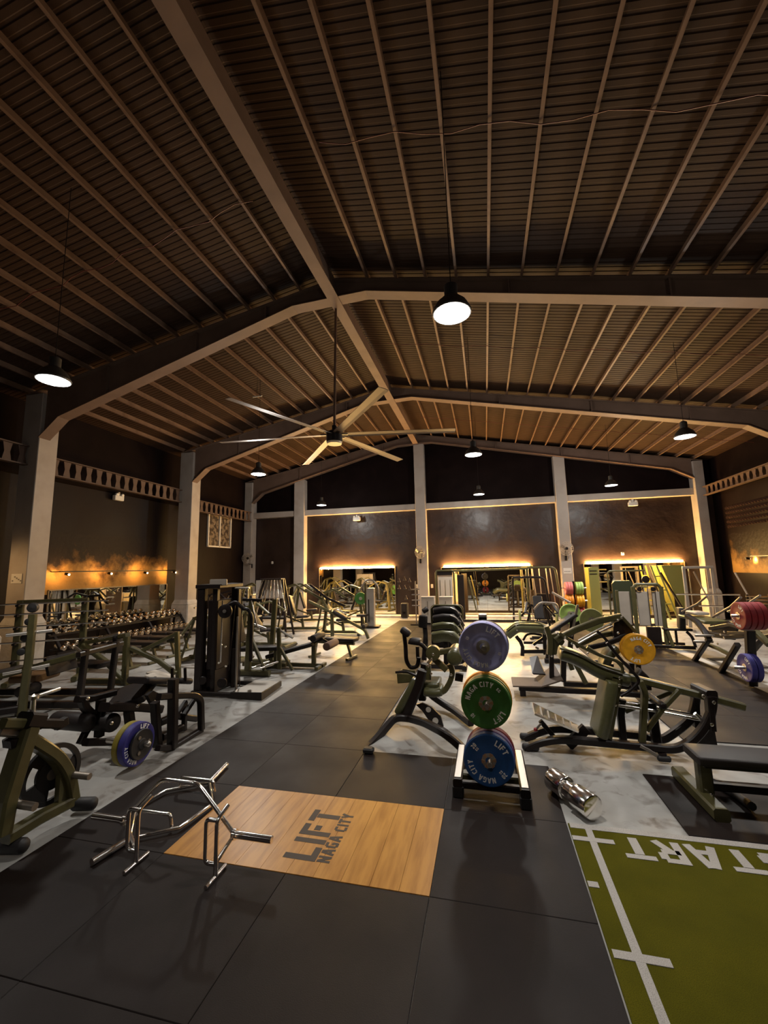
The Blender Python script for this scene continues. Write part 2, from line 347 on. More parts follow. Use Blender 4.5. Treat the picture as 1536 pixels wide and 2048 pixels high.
b.build('stencilled_name', STENCIL, plat); b = B(); text_flat(b, 'CITY', (-1.205, y+w1+.045, .0022), (0, 1, 0), (-1, 0, 0), .1, sw=.22, th=.0008, xs=1.0, track=.13); b.build('stencilled_name', STENCIL, plat)
# walls
struct(B().box(((XL+XR)/2, Y1+.1, 4.2), (XR-XL+.8, .2, 8.6)).build('wall_back', WALLM), 'black gloss painted end wall behind the mirrors', 'wall')
struct(B().box((XL-.1, (Y0+Y1)/2, 3.6), (.2, Y1-Y0, 7.4)).build('wall_left', WALLS), 'black gloss painted side wall with the dumbbell mirror', 'wall')
struct(B().box((XR+.1, (Y0+Y1)/2, 3.6), (.2, Y1-Y0, 7.4)).build('wall_right', WALLS), 'black gloss painted side wall behind the leg press', 'wall')
struct(B().box(((XL+XR)/2, Y0-.1, 4.2), (XR-XL+.8, .2, 8.6)).build('wall_front', WALLS), 'dark end wall of the hall behind the viewer', 'wall')
for n_, bx in (('wall_back', ((XL+XR)/2, Y1-.012, 6.35, XR-XL, .024, 3.1)), ('wall_left', (XL+.012, (Y0+Y1)/2, 5.75, .024, Y1-Y0, 2.2)), ('wall_right', (XR-.012, (Y0+Y1)/2, 5.75, .024, Y1-Y0, 2.2))):
    B().box(bx[:3], bx[3:]).build('upper_cladding', WALLT, bpy.data.objects[n_])
# plaster recess strip and kerb in front of the back wall
struct(B().box((-1.0, Y1-.28, .03), (13.5, .55, .1)).build('baseboard_back', PLASTER), 'low pale concrete kerb running under the back wall mirrors', 'kerb')
# roof: corrugated sheets, purlins, ridge beam
ceil = sempty('ceiling', 'dark corrugated metal roof on closely spaced purlins', 'roof')
for sgn in (-1, 1):
    xe = XL-.2 if sgn < 0 else XR+.2; b = B(); ys = []; y = Y0-.2; P = .11
    while y < Y1+.2:
        ys += [(y, 0), (y+P*.55, 0), (y+P*.65, .007), (y+P*.9, .007)]; y += P
    vs = []
    for yy, dz in ys:
        for xx in (RX, xe): vs.append((xx, yy, rtop(xx)+.135+dz))
    b.add(vs, [(2*i, 2*i+1, 2*i+3, 2*i+2) for i in range(len(ys)-1)]); b.build('roof_sheet', ROOFM, ceil)
pl = None
def purlin(x, sgn):
    global pl
    if pl is None or True:
        b = B(); z = rtop(x); b.sweep([(x, Y0, z+.066), (x, Y1, z+.066)], [(-.003, -.066), (.003, -.066), (.003, .066), (-.003, .066)], (0, 0, 1))
        b.sweep([(x+.022*sgn, Y0, z+.003), (x+.022*sgn, Y1, z+.003)], [(-.021, -.003), (.021, -.003), (.021, .003), (-.021, .003)], (0, 0, 1))
        b.build('purlin', PURL, ceil)
k = 0
while -3.5-.6*k > XL+.2: purlin(-3.5-.6*k, 1); k += 1
k = 0
while -2.0+.59*k < XR-.2: purlin(-2.0+.59*k, -1); k += 1
b = B(); b.box((RX, (Y0+Y1)/2, 7.88), (.02, Y1-Y0, .5)); b.box((RX, (Y0+Y1)/2, 7.63), (.23, Y1-Y0, .02)); b.build('ridge_beam', RAFT, ceil)
REDM = pmat('red_conduit', (.1, .018, .013), .5)
for yy, x0, x1 in ((9.9, -2.2, XR), (4.6, -1.9, XR), (15.4, -2.2, XR), (5.2, XL, -3.3)):
    pts = []; n = 30
    for i in range(n+1):
        xx = x0+(x1-x0)*i/n; pts.append((xx, yy+.05*math.sin(i*1.7), rtop(xx)-.015-.02*abs(math.sin(i*2.3))))
    B().tube(pts, .007, 5).build('conduit', REDM, ceil)
# portal frames
def web(b, outline, y, th): b.prism([(x, y-th/2, z) for x, z in outline], (0, th, 0))
def frame(n, Y, xlo, xli, xri, xro, label):
    t = sempty('trim_%d' % n, label, 'roof frame', (RX, Y, 0))
    bl = [(xli, 5.4), (xli+.55, 5.86), (-3.65, 7.62), (-2.05, 7.66)]; br = [(-2.05, 7.66), (xri-.75, 7.66-.21*(xri-.75+2.05)), (xri, 5.3)]
    tl = [(RX, rtop(RX)-.01), (xlo, rtop(xlo)-.01)]; tr = [(RX, rtop(RX)-.01), (xro, rtop(xro)-.01)]
    for side, bot, top, xi, xo in (('l', bl+[(RX, 7.66)], tl, xli, xlo), ('r', br, tr, xri, xro)):
        b = B()
        if side == 'l':
            zz = lambda x: 5.86+(7.62-5.86)*(x-(xli+.55))/(-3.65-(xli+.55))
            web(b, [(xi, rtop(xi)-.02), (xi, 5.4), (xli+.55, 5.86), (-3.65, 7.62), (RX, 7.645), (RX, rtop(RX)-.02)], Y, .03)
            b.sweep([(xi, Y, 5.4), (xli+.55, Y, 5.86), (-3.65, Y, 7.62), (RX, Y, 7.645)], [(-.14, -.012), (.14, -.012), (.14, .012), (-.14, .012)], (0, 0, 1))
        else:
            web(b, [(RX, rtop(RX)-.02), (RX, 7.645), (-2.05, 7.66)]+br[1:]+[(xi, rtop(xi)-.02)], Y, .03)
            b.sweep([(RX, Y, 7.645), (-2.05, Y, 7.66), (xri-.75, Y, br[1][1]), (xri, Y, 5.3)], [(-.14, -.012), (.14, -.012), (.14, .012), (-.14, .012)], (0, 0, 1))
        b.sweep([(RX, Y, rtop(RX)-.014), (xo, Y, rtop(xo)-.014)], [(-.12, -.01), (.12, -.01), (.12, .01), (-.12, .01)], (0, 0, 1))
        b.build('rafter', RAFT, t)
        for xs in ((-8.4, -6.0, -4.3) if side == 'l' else (.7, 3.3, 5.8)):
            zb = (5.86+(7.62-5.86)*(xs-(xli+.55))/(-3.65-(xli+.55))) if side == 'l' else 7.66-.21*(xs+2.05)
            B().box((xs, Y, (zb+rtop(xs)-.03)/2), (.025, .2, rtop(xs)-.05-zb)).build('stiffener_plate', RAFT, t)
        b = B(); xc = (xi+xo)/2; w = abs(xi-xo); b.box((xc, Y+.12, rtop(xo)/2), (w, .46, rtop(xo)-.04), ch=.012); b.build('column', CONC, t)
        b = B(); e = .07; b.box((xc, Y+.12, .5), (w+2*e, .46+2*e, 1.0), ch=.03)
        b.sweep([(xc, Y+.12, 1.0), (xc, Y+.12, 1.16)], rect(w+2*e-.01, .46+2*e-.01, .02), (0, 1, 0), scales=[1, w/(w+2*e)]); b.build('plinth', PLASTER, t)
frame(1, 2.1, -10.8, -10.25, 7.85, 8.3, 'steel portal frame just above the lifting platform')
frame(2, 7.5, -10.8, -10.25, 7.85, 8.3, 'steel portal frame carrying the ceiling fan rod')
frame(3, 12.9, -10.8, -10.25, 7.85, 8.3, 'steel portal frame between the ceiling fan and the end wall')
frame(4, 17.98, -11.3, -10.9, 7.96, 8.3, 'steel portal frame standing against the mirrored end wall')
# gable columns and girts on the back wall
for n, (x0, x1) in ((5, (-8.72, -8.2)), (6, (-2.88, -2.42)), (7, (2.98, 3.42))):
    zt = 7.66 if n == 6 else (6.42 if n == 5 else 6.62)
    struct(B().box(((x0+x1)/2, 18.17, zt/2), (x1-x0, .38, zt), ch=.012).build('trim_%d' % n, CONC), {5: 'pale gable column near the corner with the wall fan', 6: 'tall pale gable column under the ridge', 7: 'pale gable column beside the coloured plate rack'}[n], 'column')
for n, (x0, x1) in ((8, (-10.9, -8.72)), (9, (-8.2, -2.88)), (10, (-2.42, 2.98)), (11, (3.42, 7.96))):
    struct(B().box(((x0+x1)/2, 18.2, 4.8), (x1-x0, .3, .27), ch=.01).build('trim_%d' % n, CONC), {8: 'short wall beam in the dark corner bay', 9: 'wall beam above the first mirror bay', 10: 'wall beam above the cable crossover bay', 11: 'wall beam above the leg machine bay'}[n], 'beam')
# castellated eave girders on the side walls: two chords and a row of web plates
def girder(n, X, y0, y1, z0, z1, label):
    t = sempty('trim_%d' % n, label, 'girder', (X, (y0+y1)/2, z0))
    B().box((X, (y0+y1)/2, z1), (.16, y1-y0, .03)).build('chord', GIRD, t); B().box((X, (y0+y1)/2, z0), (.16, y1-y0, .03)).build('chord', GIRD, t)
    m = int((y1-y0)/.31); base = None
    for i in range(m):
        yc = y0+(i+.5)*(y1-y0)/m
        if base is None:
            b = B(); h = z1-z0; b.prism([(.0, -.1, .015), (0, .1, .015), (0, .06, h/2), (0, .1, h-.015), (0, -.1, h-.015), (0, -.06, h/2)], (.02, 0, 0))
            base = b.build('web_plate', GIRD); o = base; o.parent = t; o.matrix_parent_inverse = Matrix.Translation(t.location).inverted()
        else:
            o = base.copy(); COL.objects.link(o)
        o.location = (X, yc, z0)
girder(12, -10.7, 8.0, 12.75, 4.66, 5.1, 'castellated eave girder above the dumbbell mirror')
girder(13, -10.9, 13.4, 17.75, 4.5, 4.92, 'castellated eave girder above the small side window')
girder(14, -10.6, 2.6, 7.45, 4.75, 5.2, 'castellated eave girder at the near end of the dumbbell wall')
girder(15, 8.2, 13.4, 17.75, 4.58, 4.9, 'castellated eave girder along the leg press wall')
girder(16, 8.2, 8.0, 12.75, 4.58, 4.9, 'castellated eave girder over the near part of the leg press wall')
# ---------------------------------------------------------------- high-bay lamps
SHADE = pmat('lamp_spun_aluminium', (.05, .045, .04), .45, .3)
names = ['bright high bay lamp hanging beside the near dumbbell wall column', 'bright high bay lamp directly above the bumper plate tree', 'high bay lamp hanging over the left machine rows beside the fan',
         'high bay lamp hanging in front of the tall ridge column, upper one', 'high bay lamp hanging over the leg machines at the far side', 'small far high bay lamp hanging before the first mirror bay',
         'small far high bay lamp hanging below the upper one by the ridge column', 'small far high bay lamp hanging before the leg machine bay']
names += ['high bay lamp beyond the frame above the turf side', 'high bay lamp behind the viewer over the aisle', 'high bay lamp behind the viewer over the left machines']
for p, nm in zip(LAMPS+OFF_LAMPS, names):
    t = thing('high_bay_lamp', nm, 'lamp', p, 'high bay lamps')
    b = B(); b.lathe(p, (0, 0, 1), [(.2, -.02), (.205, .0), (.16, .09), (.09, .16), (.07, .17), (.07, .3), (.03, .33)], 24); sh_ = b.build('shade', SHADE, t, True)
    b = B(); b.lathe((p[0], p[1], p[2]-.02), (0, 0, 1), [(.19, .0), (.19, .008)], 24); b.build('diffuser', LAMPM, sh_)
    b = B(); b.tube([(p[0], p[1], p[2]+.32), (p[0], p[1], rtop(p[0])+.133)], .005, 6); b.build('suspension_cable', BLACK, t)
# ---------------------------------------------------------------- ceiling fan
HUB = V((-2.86, 7.72, 4.78))
t = thing('ceiling_fan', 'huge six-blade ceiling fan hanging on a long rod from the ridge', 'fan', HUB)
B().tube([HUB+V((0, 0, .12)), (HUB.x+.05, HUB.y, 7.65)], .028, 10).build('rod', PURL, t, True)
b = B(); b.lathe(HUB, (0, 0, 1), [(.0, -.14), (.15, -.14), (.155, -.1)], 24); b.build('hub_cap', pmat('fan_cap_cream', (.75, .62, .42), .4), t, True)
b = B(); b.lathe(HUB, (0, 0, 1), [(.15, -.1), (.165, -.09), (.165, .1), (.12, .13), (.05, .15), (.05, .25)], 24); b.build('motor', BLACK, t, True)
BLADEM = pmat('fan_blade_aluminium', (.2, .14, .1), .45, .2)
for a in (188, 248, 308, 8, 68, 128):
    ca, sa = math.cos(math.radians(a)), math.sin(math.radians(a)); d = V((ca, sa, 0)); b = B()
    b.sweep([HUB+d*.16+V((0, 0, .05)), HUB+d*.5+V((0, 0, .05)), HUB+d*2.45+V((0, 0, .02))], [(-.085, -.012), (-.03, .008), (.085, .018), (.085, .01), (-.03, -.004), (-.085, -.018)], (0, 0, 1))
    b.build('blade', BLADEM, t)
    B().box(HUB+d*.2+V((0, 0, .06)), (.16, .07, .03), rz=math.radians(a)).build('blade_bracket', BLACK, t)
# ---------------------------------------------------------------- mirrors and light strips on the back wall
FRAMEM = pmat('mirror_edge_trim', (.1, .07, .045), .4)
def wall_mirror(x0, x1, z0, z1, y, label, n):
    t = thing('wall_mirror', label, 'mirror', ((x0+x1)/2, y, z0), 'back wall mirrors'); w = (x1-x0)/n
    for i in range(n): B().box((x0+w*(i+.5), y, (z0+z1)/2), (w-.004, .012, z1-z0)).build('mirror_panel', MIRROR, t)
    for xx in (x0-.015, x1+.015): B().box((xx, y, (z0+z1)/2), (.03, .03, z1-z0+.06)).build('frame_side', FRAMEM, t)
    B().box(((x0+x1)/2, y, z1+.015), (x1-x0, .03, .03)).build('frame_top', FRAMEM, t)
    B().box(((x0+x1)/2, y, z0-.015), (x1-x0, .03, .03)).build('frame_bottom', FRAMEM, t)
MY = Y1-.03
wall_mirror(-7.55, -3.95, .12, 2.16, MY, 'mirror on the end wall left of the ridge column, behind the olive press machines', 3)
wall_mirror(-1.85, 1.9, .12, 2.08, MY, 'mirror on the end wall behind the cable crossover', 4)
wall_mirror(3.9, 7.45, .12, 2.1, MY, 'mirror on the end wall behind the leg machines', 4)
for x0, x1, z, lab in ((-7.5, -4.0, 2.17, 'glowing warm light strip along the first mirror top'), (-1.75, 1.82, 2.14, 'glowing warm light strip above the cable crossover'), (3.98, 7.4, 2.16, 'glowing warm light strip above the leg machine mirror')):
    t = thing('light_strip', lab, 'light strip', ((x0+x1)/2, MY-.05, z), 'warm light strips')
    B().box(((x0+x1)/2, MY-.018, z), (x1-x0, .02, .03)).build('channel', FRAMEM, t)
    b = B(); b.capsule((x0, MY-.06, z), (x1, MY-.06, z), .036, 10); b.build('diffuser', LEDM, t, True)
# ================================================================ builders for gym gear
class Mach:
    """one machine; pixels are read in a crop (origin ox,oy, scale sc) and lifted onto the machine's own vertical plane"""
    def __init__(s, name, label, cat, crop, plane, group=None):
        s.ox, s.oy, s.sc = crop; s.pl = plane; s.t = thing(name, label, cat, plane.o, group)
    def P(s, x, y, off=0.): return s.pl.p(s.ox+s.sc*x, s.oy+s.sc*y, off)
    def pts(s, pts, off): return [s.P(q[0], q[1], q[2] if len(q) > 2 else off) for q in pts]
    def _each(s, P, off, to):
        yield P
        if to is not None: yield [p+s.pl.n*(to-off) for p in P]
    def bar(s, nm, mat, pts, w=.07, h=.07, off=0., to=None, f=0., up=None):
        up = s.pl.n if up is None else up
        for P in s._each(s.pts(pts, off), off, to): B().path(P, h, w, up, f).build(nm, mat, s.t, bool(f))
        return s
    def tube(s, nm, mat, pts, r=.02, off=0., to=None, f=0., n=10):
        for P in s._each(s.pts(pts, off), off, to): B().tube(P, r, n, f).build(nm, mat, s.t, True)
        return s
    def pad(s, nm, mat, pts, w=.3, th=.08, off=0., f=0., to=None):
        """pad running along the plane, w across the plane"""
        for P in s._each(s.pts(pts, off), off, to):
            if f: P = fil(P, f, 4)
            B().pad(P, w, th, (P[-1]-P[0]).normalized().cross(s.pl.n)).build(nm, mat, s.t, True)
        return s
    def across(s, nm, mat, x, y, a, b, r=.05, at=None, e=.015):
        """roller or rod lying across the plane from offset a to b"""
        p = s.P(x, y, a if at is None else at); at = a if at is None else at
        B().capsule(p+s.pl.n*(a-at), p+s.pl.n*(b-at), r, 16, e).build(nm, mat, s.t, True); return s
    def bolts(s, pts, off=0., r=.018):
        for x, y in pts:
            p = s.P(x, y, off); B().lathe(p, s.pl.n, [(r, -.006), (r, .008), (r*.7, .012)], 10).build('bolt', BOLT, s.t, True)
        return s
    def gusset(s, nm, mat, pts, th, off=0., to=None):
        for P in s._each(s.pts(pts, off), off, to): B().prism([p-s.pl.n*(th/2) for p in P], s.pl.n*th).build(nm, mat, s.t)
        return s
def bumper(c, axis, color, label, R=.225, th=.06, up=(0, 0, 1), texts=(), group='bumper plates', hub='disc', num=None):
    """bumper plate centred on its FRONT face, axis pointing to the reader"""
    c, a = V(c), V(axis).normalized(); t = thing('bumper_plate', label, 'weight plate', c, group)
    b = B(); b.lathe(c, a, [(.028, -th), (R*.72, -th), (R*.76, -th), (R*.96, -th), (R, -th+.008), (R, -.008), (R*.96, 0), (R*.8, 0), (R*.76, -.004), (R*.4, -.006), (R*.36, -.003), (.028, -.003)], 40); rb = b.build('rubber_body', PLC[color], t, True)
    b = B(); b.lathe(c, a, [(.027, -th+.002), (.062, -.004), (.062, .002), (.05, .004), (.03, .004), (.027, -.01)], 24); si = b.build('steel_insert', STEEL if hub != 'dark' else DULL, t, True)
    if hub == 'star':
        b = B(); u = V(up); r = u.cross(a).normalized()
        for k in range(6):
            an = math.pi/3*k+.4; d = r*math.sin(an)+u*math.cos(an); s_ = r*math.cos(an)-u*math.sin(an)
            b.prism([c+d*.035-s_*.008, c+d*.065-s_*.016, c+d*.065+s_*.016, c+d*.035+s_*.008], a*.006)
        o = b.build('insert_spokes', pmat('brass_insert', (.8, .5, .3), .3, .9) if 'brass_insert' not in MATS else MATS['brass_insert'], si); o['kind'] = 'stuff'
    for txt, ang, size, rr in texts:
        b = B(); text_arc(b, txt, c, a, up, R*rr, size, ang, sw=.2); o = b.build('lettering', LETTER, rb); o['kind'] = 'stuff'
    return t
def grip_plate(c, axis, label, R=.21, th=.035, group='iron grip plates'):
    """cast plate with three grip openings"""
    c, a = V(c), V(axis).normalized(); t = thing('grip_plate', label, 'weight plate', c, group); ref = V((0, 0, 1)); x = a.cross(ref).normalized(); y = a.cross(x); b = B(); n = 48
    def ring(r0, r1, d0, d1, a0, a1, m):
        vs = []
        for i in range(m+1):
            an = a0+(a1-a0)*i/m; d = x*math.cos(an)+y*math.sin(an); vs += [c+d*r0+a*d0, c+d*r1+a*d0, c+d*r1+a*d1, c+d*r0+a*d1]
        fs = []
        for i in range(m): fs += [(4*i+k, 4*i+(k+1) % 4, 4*i+4+(k+1) % 4, 4*i+4+k) for k in range(4)]
        fs += [(0, 3, 2, 1), (4*m, 4*m+1, 4*m+2, 4*m+3)]; b.add(vs, fs)
    ring(R*.84, R, -th, 0, 0, 2*math.pi, n); ring(.026, R*.52, -th*.9, -.004, 0, 2*math.pi, n)
    for k in range(3): ring(R*.5, R*.86, -th*.8, -.008, 2*math.pi/3*k+.25, 2*math.pi/3*k+1.45, 10)
    b.build('iron_body', RUBBER, t, True); B().lathe(c, a, [(.026, -th), (.045, -th), (.045, .002), (.026, .002)], 20).build('steel_insert', DULL, t, True); return t
# ================================================================ chrome trap bars by the platform
t = thing('open_trap_bar', 'chrome open trap bar standing upright on two T feet beside the platform', 'trap bar', (-2.35, 2.9, 0), 'chrome trap bars')
Lr, Rr = V((-2.83, 2.93, .2)), V((-1.88, 2.95, .2))
B().tube([Lr, (-2.53, 2.96, .51), (-2.21, 2.96, .51), Rr], .016, 10, .05).build('arch', CHROME, t, True)
for end, d in ((Lr, -1), (Rr, 1)):
    B().tube([end+V((0, 0, 0)), end+V((.3*d, 0, 0))], .025, 14).build('sleeve', CHROME, t, True)
    B().lathe(end, (d, 0, 0), [(.025, -.012), (.036, -.012), (.036, .012), (.025, .012)], 16).build('sleeve_collar', CHROME, t, True)
for xx, s in ((-2.585, -1), (-1.925, -1)):
    B().tube([(xx, 2.8, .015), (xx, 2.8, .37), (xx+.02, 2.9, .42)], .015, 10, .04).build('post', CHROME, t, True)
    B().tube([(xx, 2.8, .37), (xx+s*.085, 2.8, .37), (xx+s*.085, 2.8, .09), (xx, 2.8, .09)], .015, 10, .035).build('handle', CHROME, t, True)
    B().tube([(xx, 2.695, .014), (xx, 2.915, .014)], .014, 10).build('foot', CHROME, t, True)
    B().tube([(xx, 2.8, .1), Lr if xx < -2.2 else Rr], .013, 8).build('brace', CHROME, t, True)
t = thing('hex_trap_bar', 'chrome hexagonal trap bar lying flat on the rubber floor', 'trap bar', (-2.83, 3.45, 0), 'chrome trap bars')
z = .028; hexp = [(-2.84, 3.0, z), (-2.55, 3.2, z), (-2.5, 3.56, z), (-2.78, 3.9, z), (-3.1, 3.68, z), (-3.16, 3.38, z)]
B().tube(hexp, .0165, 10, closed=True).build('hexagon_frame', CHROME, t, True)
for a, bq in (((-2.84, 3.0, z), (-2.895, 2.72, z)), ((-2.78, 3.9, z), (-2.84, 4.27, z))): B().tube([a, bq], .025, 14).build('sleeve', CHROME, t, True)
for y, x0, x1 in ((3.2, -3.07, -2.62), (3.76, -3.02, -2.62)): B().tube([(x0, y, z), (x0+.02, y, .12), (x1-.02, y, .12), (x1, y, z)], .015, 10, .03).build('handle', CHROME, t, True)
# ================================================================ bumper plate tree
TX, TY = -.05, 4.36
t = thing('plate_tree', 'dark vertical plate tree with chrome pegs holding the lettered bumper plates', 'plate rack', (TX, TY, 0))
B().bar((TX, TY, .05), (TX, TY, 1.62), .08, .08, (0, 1, 0)).build('post', BLACK, t)
B().box((TX, TY, 1.615), (.085, .1, .03), ch=.006).build('post_cap', GREYPANEL, t)
PEGZ = (.37, .86, 1.36)
for z in PEGZ:
    B().tube([(TX, TY-.36, z), (TX, TY+.36, z)], .024, 14).build('peg', CHROME, t, True)
    B().lathe((TX, TY-.36, z), (0, -1, 0), [(.0, .0), (.02, .001), (.024, -.006)], 14).build('peg_end', STEEL, t, True)
for xx, a, bq in ((-.35, 4.14, 4.92), (.24, 4.06, 4.9)):
    B().path([(xx, a, .13), (xx, bq, .13)], .085, .07, (0, 0, 1)).build('side_rail', BLACK, t); sr = t.children[-1] if False else [o for o in bpy.data.objects if o.name.startswith('side_rail')][-1]
    B().box((xx, (a+bq)/2, .169), (.06, bq-a-.06, .006), ch=.002).build('rail_tread', STEEL, sr)
    for yy in (a+.05, bq-.05): B().box((xx, yy, .05), (.1, .1, .1), ch=.01).build('foot', RUBBER, sr)
B().path([(-.35, TY, .1), (.24, TY, .1)], .1, .08, (0, 0, 1)).build('cross_beam', OLIVE, t); B().path([(-.35, 4.2, .1), (.24, 4.2, .1)], .06, .06, (0, 0, 1)).build('cross_beam', BLACK, t)
F_ = 4.085; A_ = (0, -1, 0)
def stack(z, items, peg):
    y = F_
    for i, (col, th, texts, hub, lab) in enumerate(items):
        bumper((TX+.008*((i*7) % 3-1), y, z), A_, col, lab, th=th, texts=texts, hub=hub, group='bumper plates on the tree'); y += th+.006
stack(1.36, [('lilac', .055, [('LIFT', 35, .05, .74), ('NAGA CITY', 215, .042, .74), ('10', -62, .028, .7), ('10', 112, .028, .7)], 'disc', 'lilac bumper plate lettered LIFT NAGA CITY, front of the top peg'),
             ('lilac', .055, [], 'disc', 'lilac bumper plate just behind the lettered lilac one'), ('black', .06, [], 'disc', 'dark bumper plate at the back of the top peg'), ], 0)
stack(.86, [('green', .06, [('NAGA CITY', -28, .046, .74), ('LIFT', 138, .05, .74), ('10', 227, .034, .74), ('KG', 45, .026, .74)], 'star', 'green bumper plate lettered NAGA CITY LIFT, front of the middle peg'),
            ('green', .06, [], 'disc', 'green bumper plate behind the lettered green one'), ('yellow', .065, [], 'disc', 'yellow bumper plate behind the green plates on the middle peg'), ('orange', .06, [], 'disc', 'orange yellow bumper plate at the back of the middle peg')], 1)
stack(.37, [('blue', .075, [('LIFT', 45, .052, .74), ('NAGA CITY', 215, .046, .74), ('20', -48, .036, .77), ('KG', -48, .022, .6), ('20', 132, .036, .77), ('KG', 132, .022, .6)], 'star', 'blue twenty kilo bumper plate lettered LIFT NAGA CITY, front of the bottom peg'),
            ('purple', .075, [], 'disc', 'purple blue bumper plate behind the lettered blue one'), ('red', .085, [], 'disc', 'red bumper plate at the back of the bottom peg')], 2)
# ================================================================ big chrome dumbbell on the floor
a0, a1 = V((.77, 4.02, .098)), V((.515, 4.47, .098)); d = (a1-a0).normalized()
t = thing('dumbbell', 'big solid chrome dumbbell lying on the grey floor by the turf', 'dumbbell', ((a0+a1)/2).to_tuple()[:2]+(0,))
for p, s in ((a0, 1), (a1, -1)):
    q = p+d*s*.2; b = B(); b.lathe(p, d*s, [(0, 0), (.085, 0), (.094, .004), (.098, .012), (.098, .188), (.094, .196), (.088, .2), (.0, .2)], 32); b.build('head', CHROME, t, True)
B().cyl(a0+d*.19, a1-d*.19, .07, 24).build('handle', CHROME, t, True)
# ================================================================ flat bench on the rubber mat at the turf edge
t = thing('flat_bench', 'wide black flat bench with olive post on the mat by the turf', 'bench', (2.3, 4.5, 0))
b = B(); b.pad([(1.67, 4.42, .425), (2.0, 4.42, .425), (3.0, 4.42, .425)], .33, .07, (0, 0, 1), .3); b.build('pad', BLACKPAD, t, True)
B().box((2.33, 4.42, .37), (1.2, .2, .04), ch=.008).build('pad_frame', BLACK, t)
for xx in (1.79, 2.85): B().path([(xx, 4.5, .09), (xx, 4.5, .36)], .11, .1, (0, 1, 0)).build('post', OLIVE, t)
for xx in (1.77, 2.85):
    B().path([(xx-.02, 4.95, .05), (xx, 4.2, .05)], .12, .1, (0, 0, 1)).build('foot_beam', OLIVE, t)
    B().lathe((xx+.03, 4.42, .1), (0, 0, 1), [(.016, 0), (.016, .01), (.008, .016)], 10).build('bolt', BOLT, t)
B().path([(1.8, 4.5, .14), (2.85, 4.5, .14)], .06, .06, (0, 0, 1)).build('stretcher', BLACK, t)
B().tube([(2.0, 4.85, .02), (2.08, 4.6, .03), (2.08, 4.4, .05)], .035, 10, .1).build('roller_handle', RUBBER, t, True)
TREAD = pmat('brown_step_rubber', (.11, .075, .052), .7)
# ================================================================ machines right of the aisle
def YP(Y, x=0): return Plane((x, Y, 0), (x+1, Y, 0))
def XP(X, y=0): return Plane((X, y, 0), (X, y+1, 0))
# ---- reclined squat machine with chrome foot plate
m = Mach('hack_squat_machine', 'olive hack squat machine with chrome foot plate and long curved pad', 'gym machine', (1030, 1270, .306), YP(5.48, 1.4))
n_, f_ = .15, -.15
m.bar('base_rail', BLACK, [(72, 742), (150, 705), (250, 685), (340, 682), (560, 702), (840, 728), (1050, 748), (1150, 700), (1235, 610), (1285, 500), (1290, 400)], .085, .075, n_, None, .12)
m.bar('base_rail', BLACK, [(60, 678), (130, 645), (220, 615), (300, 612), (560, 632), (860, 662), (960, 690), (1060, 625), (1150, 550), (1180, 440), (1182, 345)], .085, .075, f_, None, .12)
for x, y, o in ((100, 748, n_), (82, 683, f_)):
    p = m.P(x, y, o); p.z = .03; B().capsule(p+V((-.09, 0, 0)), p+V((.1, 0, 0)), .04, 12, .03).build('rubber_foot', RUBBER, m.t, True)
A, Bq = m.P(1290, 400, n_), m.P(1182, 345, f_); A.z = Bq.z = (A.z+Bq.z)/2
B().path([A, Bq], .11, .11, (0, 0, 1)).build('yoke_head', BLACK, m.t)
m.bar('yoke_post', BLACK, [(1285, 620), (1265, 400)], .1, .06, n_); m.bar('yoke_post', BLACK, [(1185, 600), (1172, 350)], .1, .06, f_)
m.gusset('yoke_plate', BLACK, [(1170, 690), (1240, 600), (1295, 590), (1322, 738), (1160, 700)], .03, 0)
# foot plate
q = [m.P(115, 440, -.25), m.P(412, 588, -.25), m.P(418, 630, .24), m.P(130, 512, .24)]
nn = (q[1]-q[0]).cross(q[3]-q[0]).normalized(); nn = nn if nn.z > 0 else -nn
fp = B().prism(q, -nn*.02).build('foot_plate', CHROME, m.t)
for k in range(1, 6):
    a = q[0].lerp(q[1], k/6)+nn*.002; e = q[3].lerp(q[2], k/6)+nn*.002; B().path([a.lerp(e, .1), a.lerp(e, .9)], .018, .004, nn).build('tread_rib', STEEL, fp)
m.bar('foot_plate_strut', BLACK, [(165, 560), (255, 665)], .05, .05, 0); m.bar('foot_plate_hinge', BLACK, [(380, 640), (430, 690)], .06, .3, 0)
m.tube('adjust_pin', DULL, [(170, 580), (140, 612)], .012, .1); p = m.P(135, 616, .1); B().lathe(p-V((0, 0, .02)), (0, 0, 1), [(.0, 0), (.022, .005), (.022, .03), (.0, .04)], 12).build('adjust_knob', PLC['red'], m.t, True)
# back shell and head/shoulder pad
tn = [m.P(640, 272, .17), m.P(704, 292, .17), m.P(634, 690, .17), m.P(572, 655, .17)]
B().prism(tn, -m.pl.n*.34).build('back_shell', OLIVE, m.t)
m.pad('back_pad', OLIVEPAD, [(612, 280), (585, 450), (545, 640)], .42, .12, 0.05)
m.pad('shoulder_pad', OLIVEPAD, [(288, 112), (350, 128), (440, 172), (540, 232), (640, 262), (735, 285)], .3, .15, .02, .1)
m.tube('pad_piping', OLIVE, [(292, 88), (400, 112), (520, 180), (640, 225), (720, 245)], .012, .17, None, .1, 6)
m.bar('carriage_beam', OLIVE, [(690, 262), (960, 330), (1260, 405), (1492, 468)], .1, .075, 0)
m.bar('carriage_post', OLIVE, [(815, 300), (848, 370), (838, 560), (828, 722)], .085, .06, .1, None, .08)
m.bar('diagonal_brace', OLIVE, [(1075, 362), (965, 480), (858, 625)], .05, .05, .1); m.bar('diagonal_brace', OLIVE, [(1020, 372), (880, 432), (720, 500)], .045, .045, -.1)
for y0, o in ((462, .1), (440, -.1)): m.tube('guide_rod', CHROME, [(680, y0), (960, y0+42), (1215, y0+92)], .016, o)
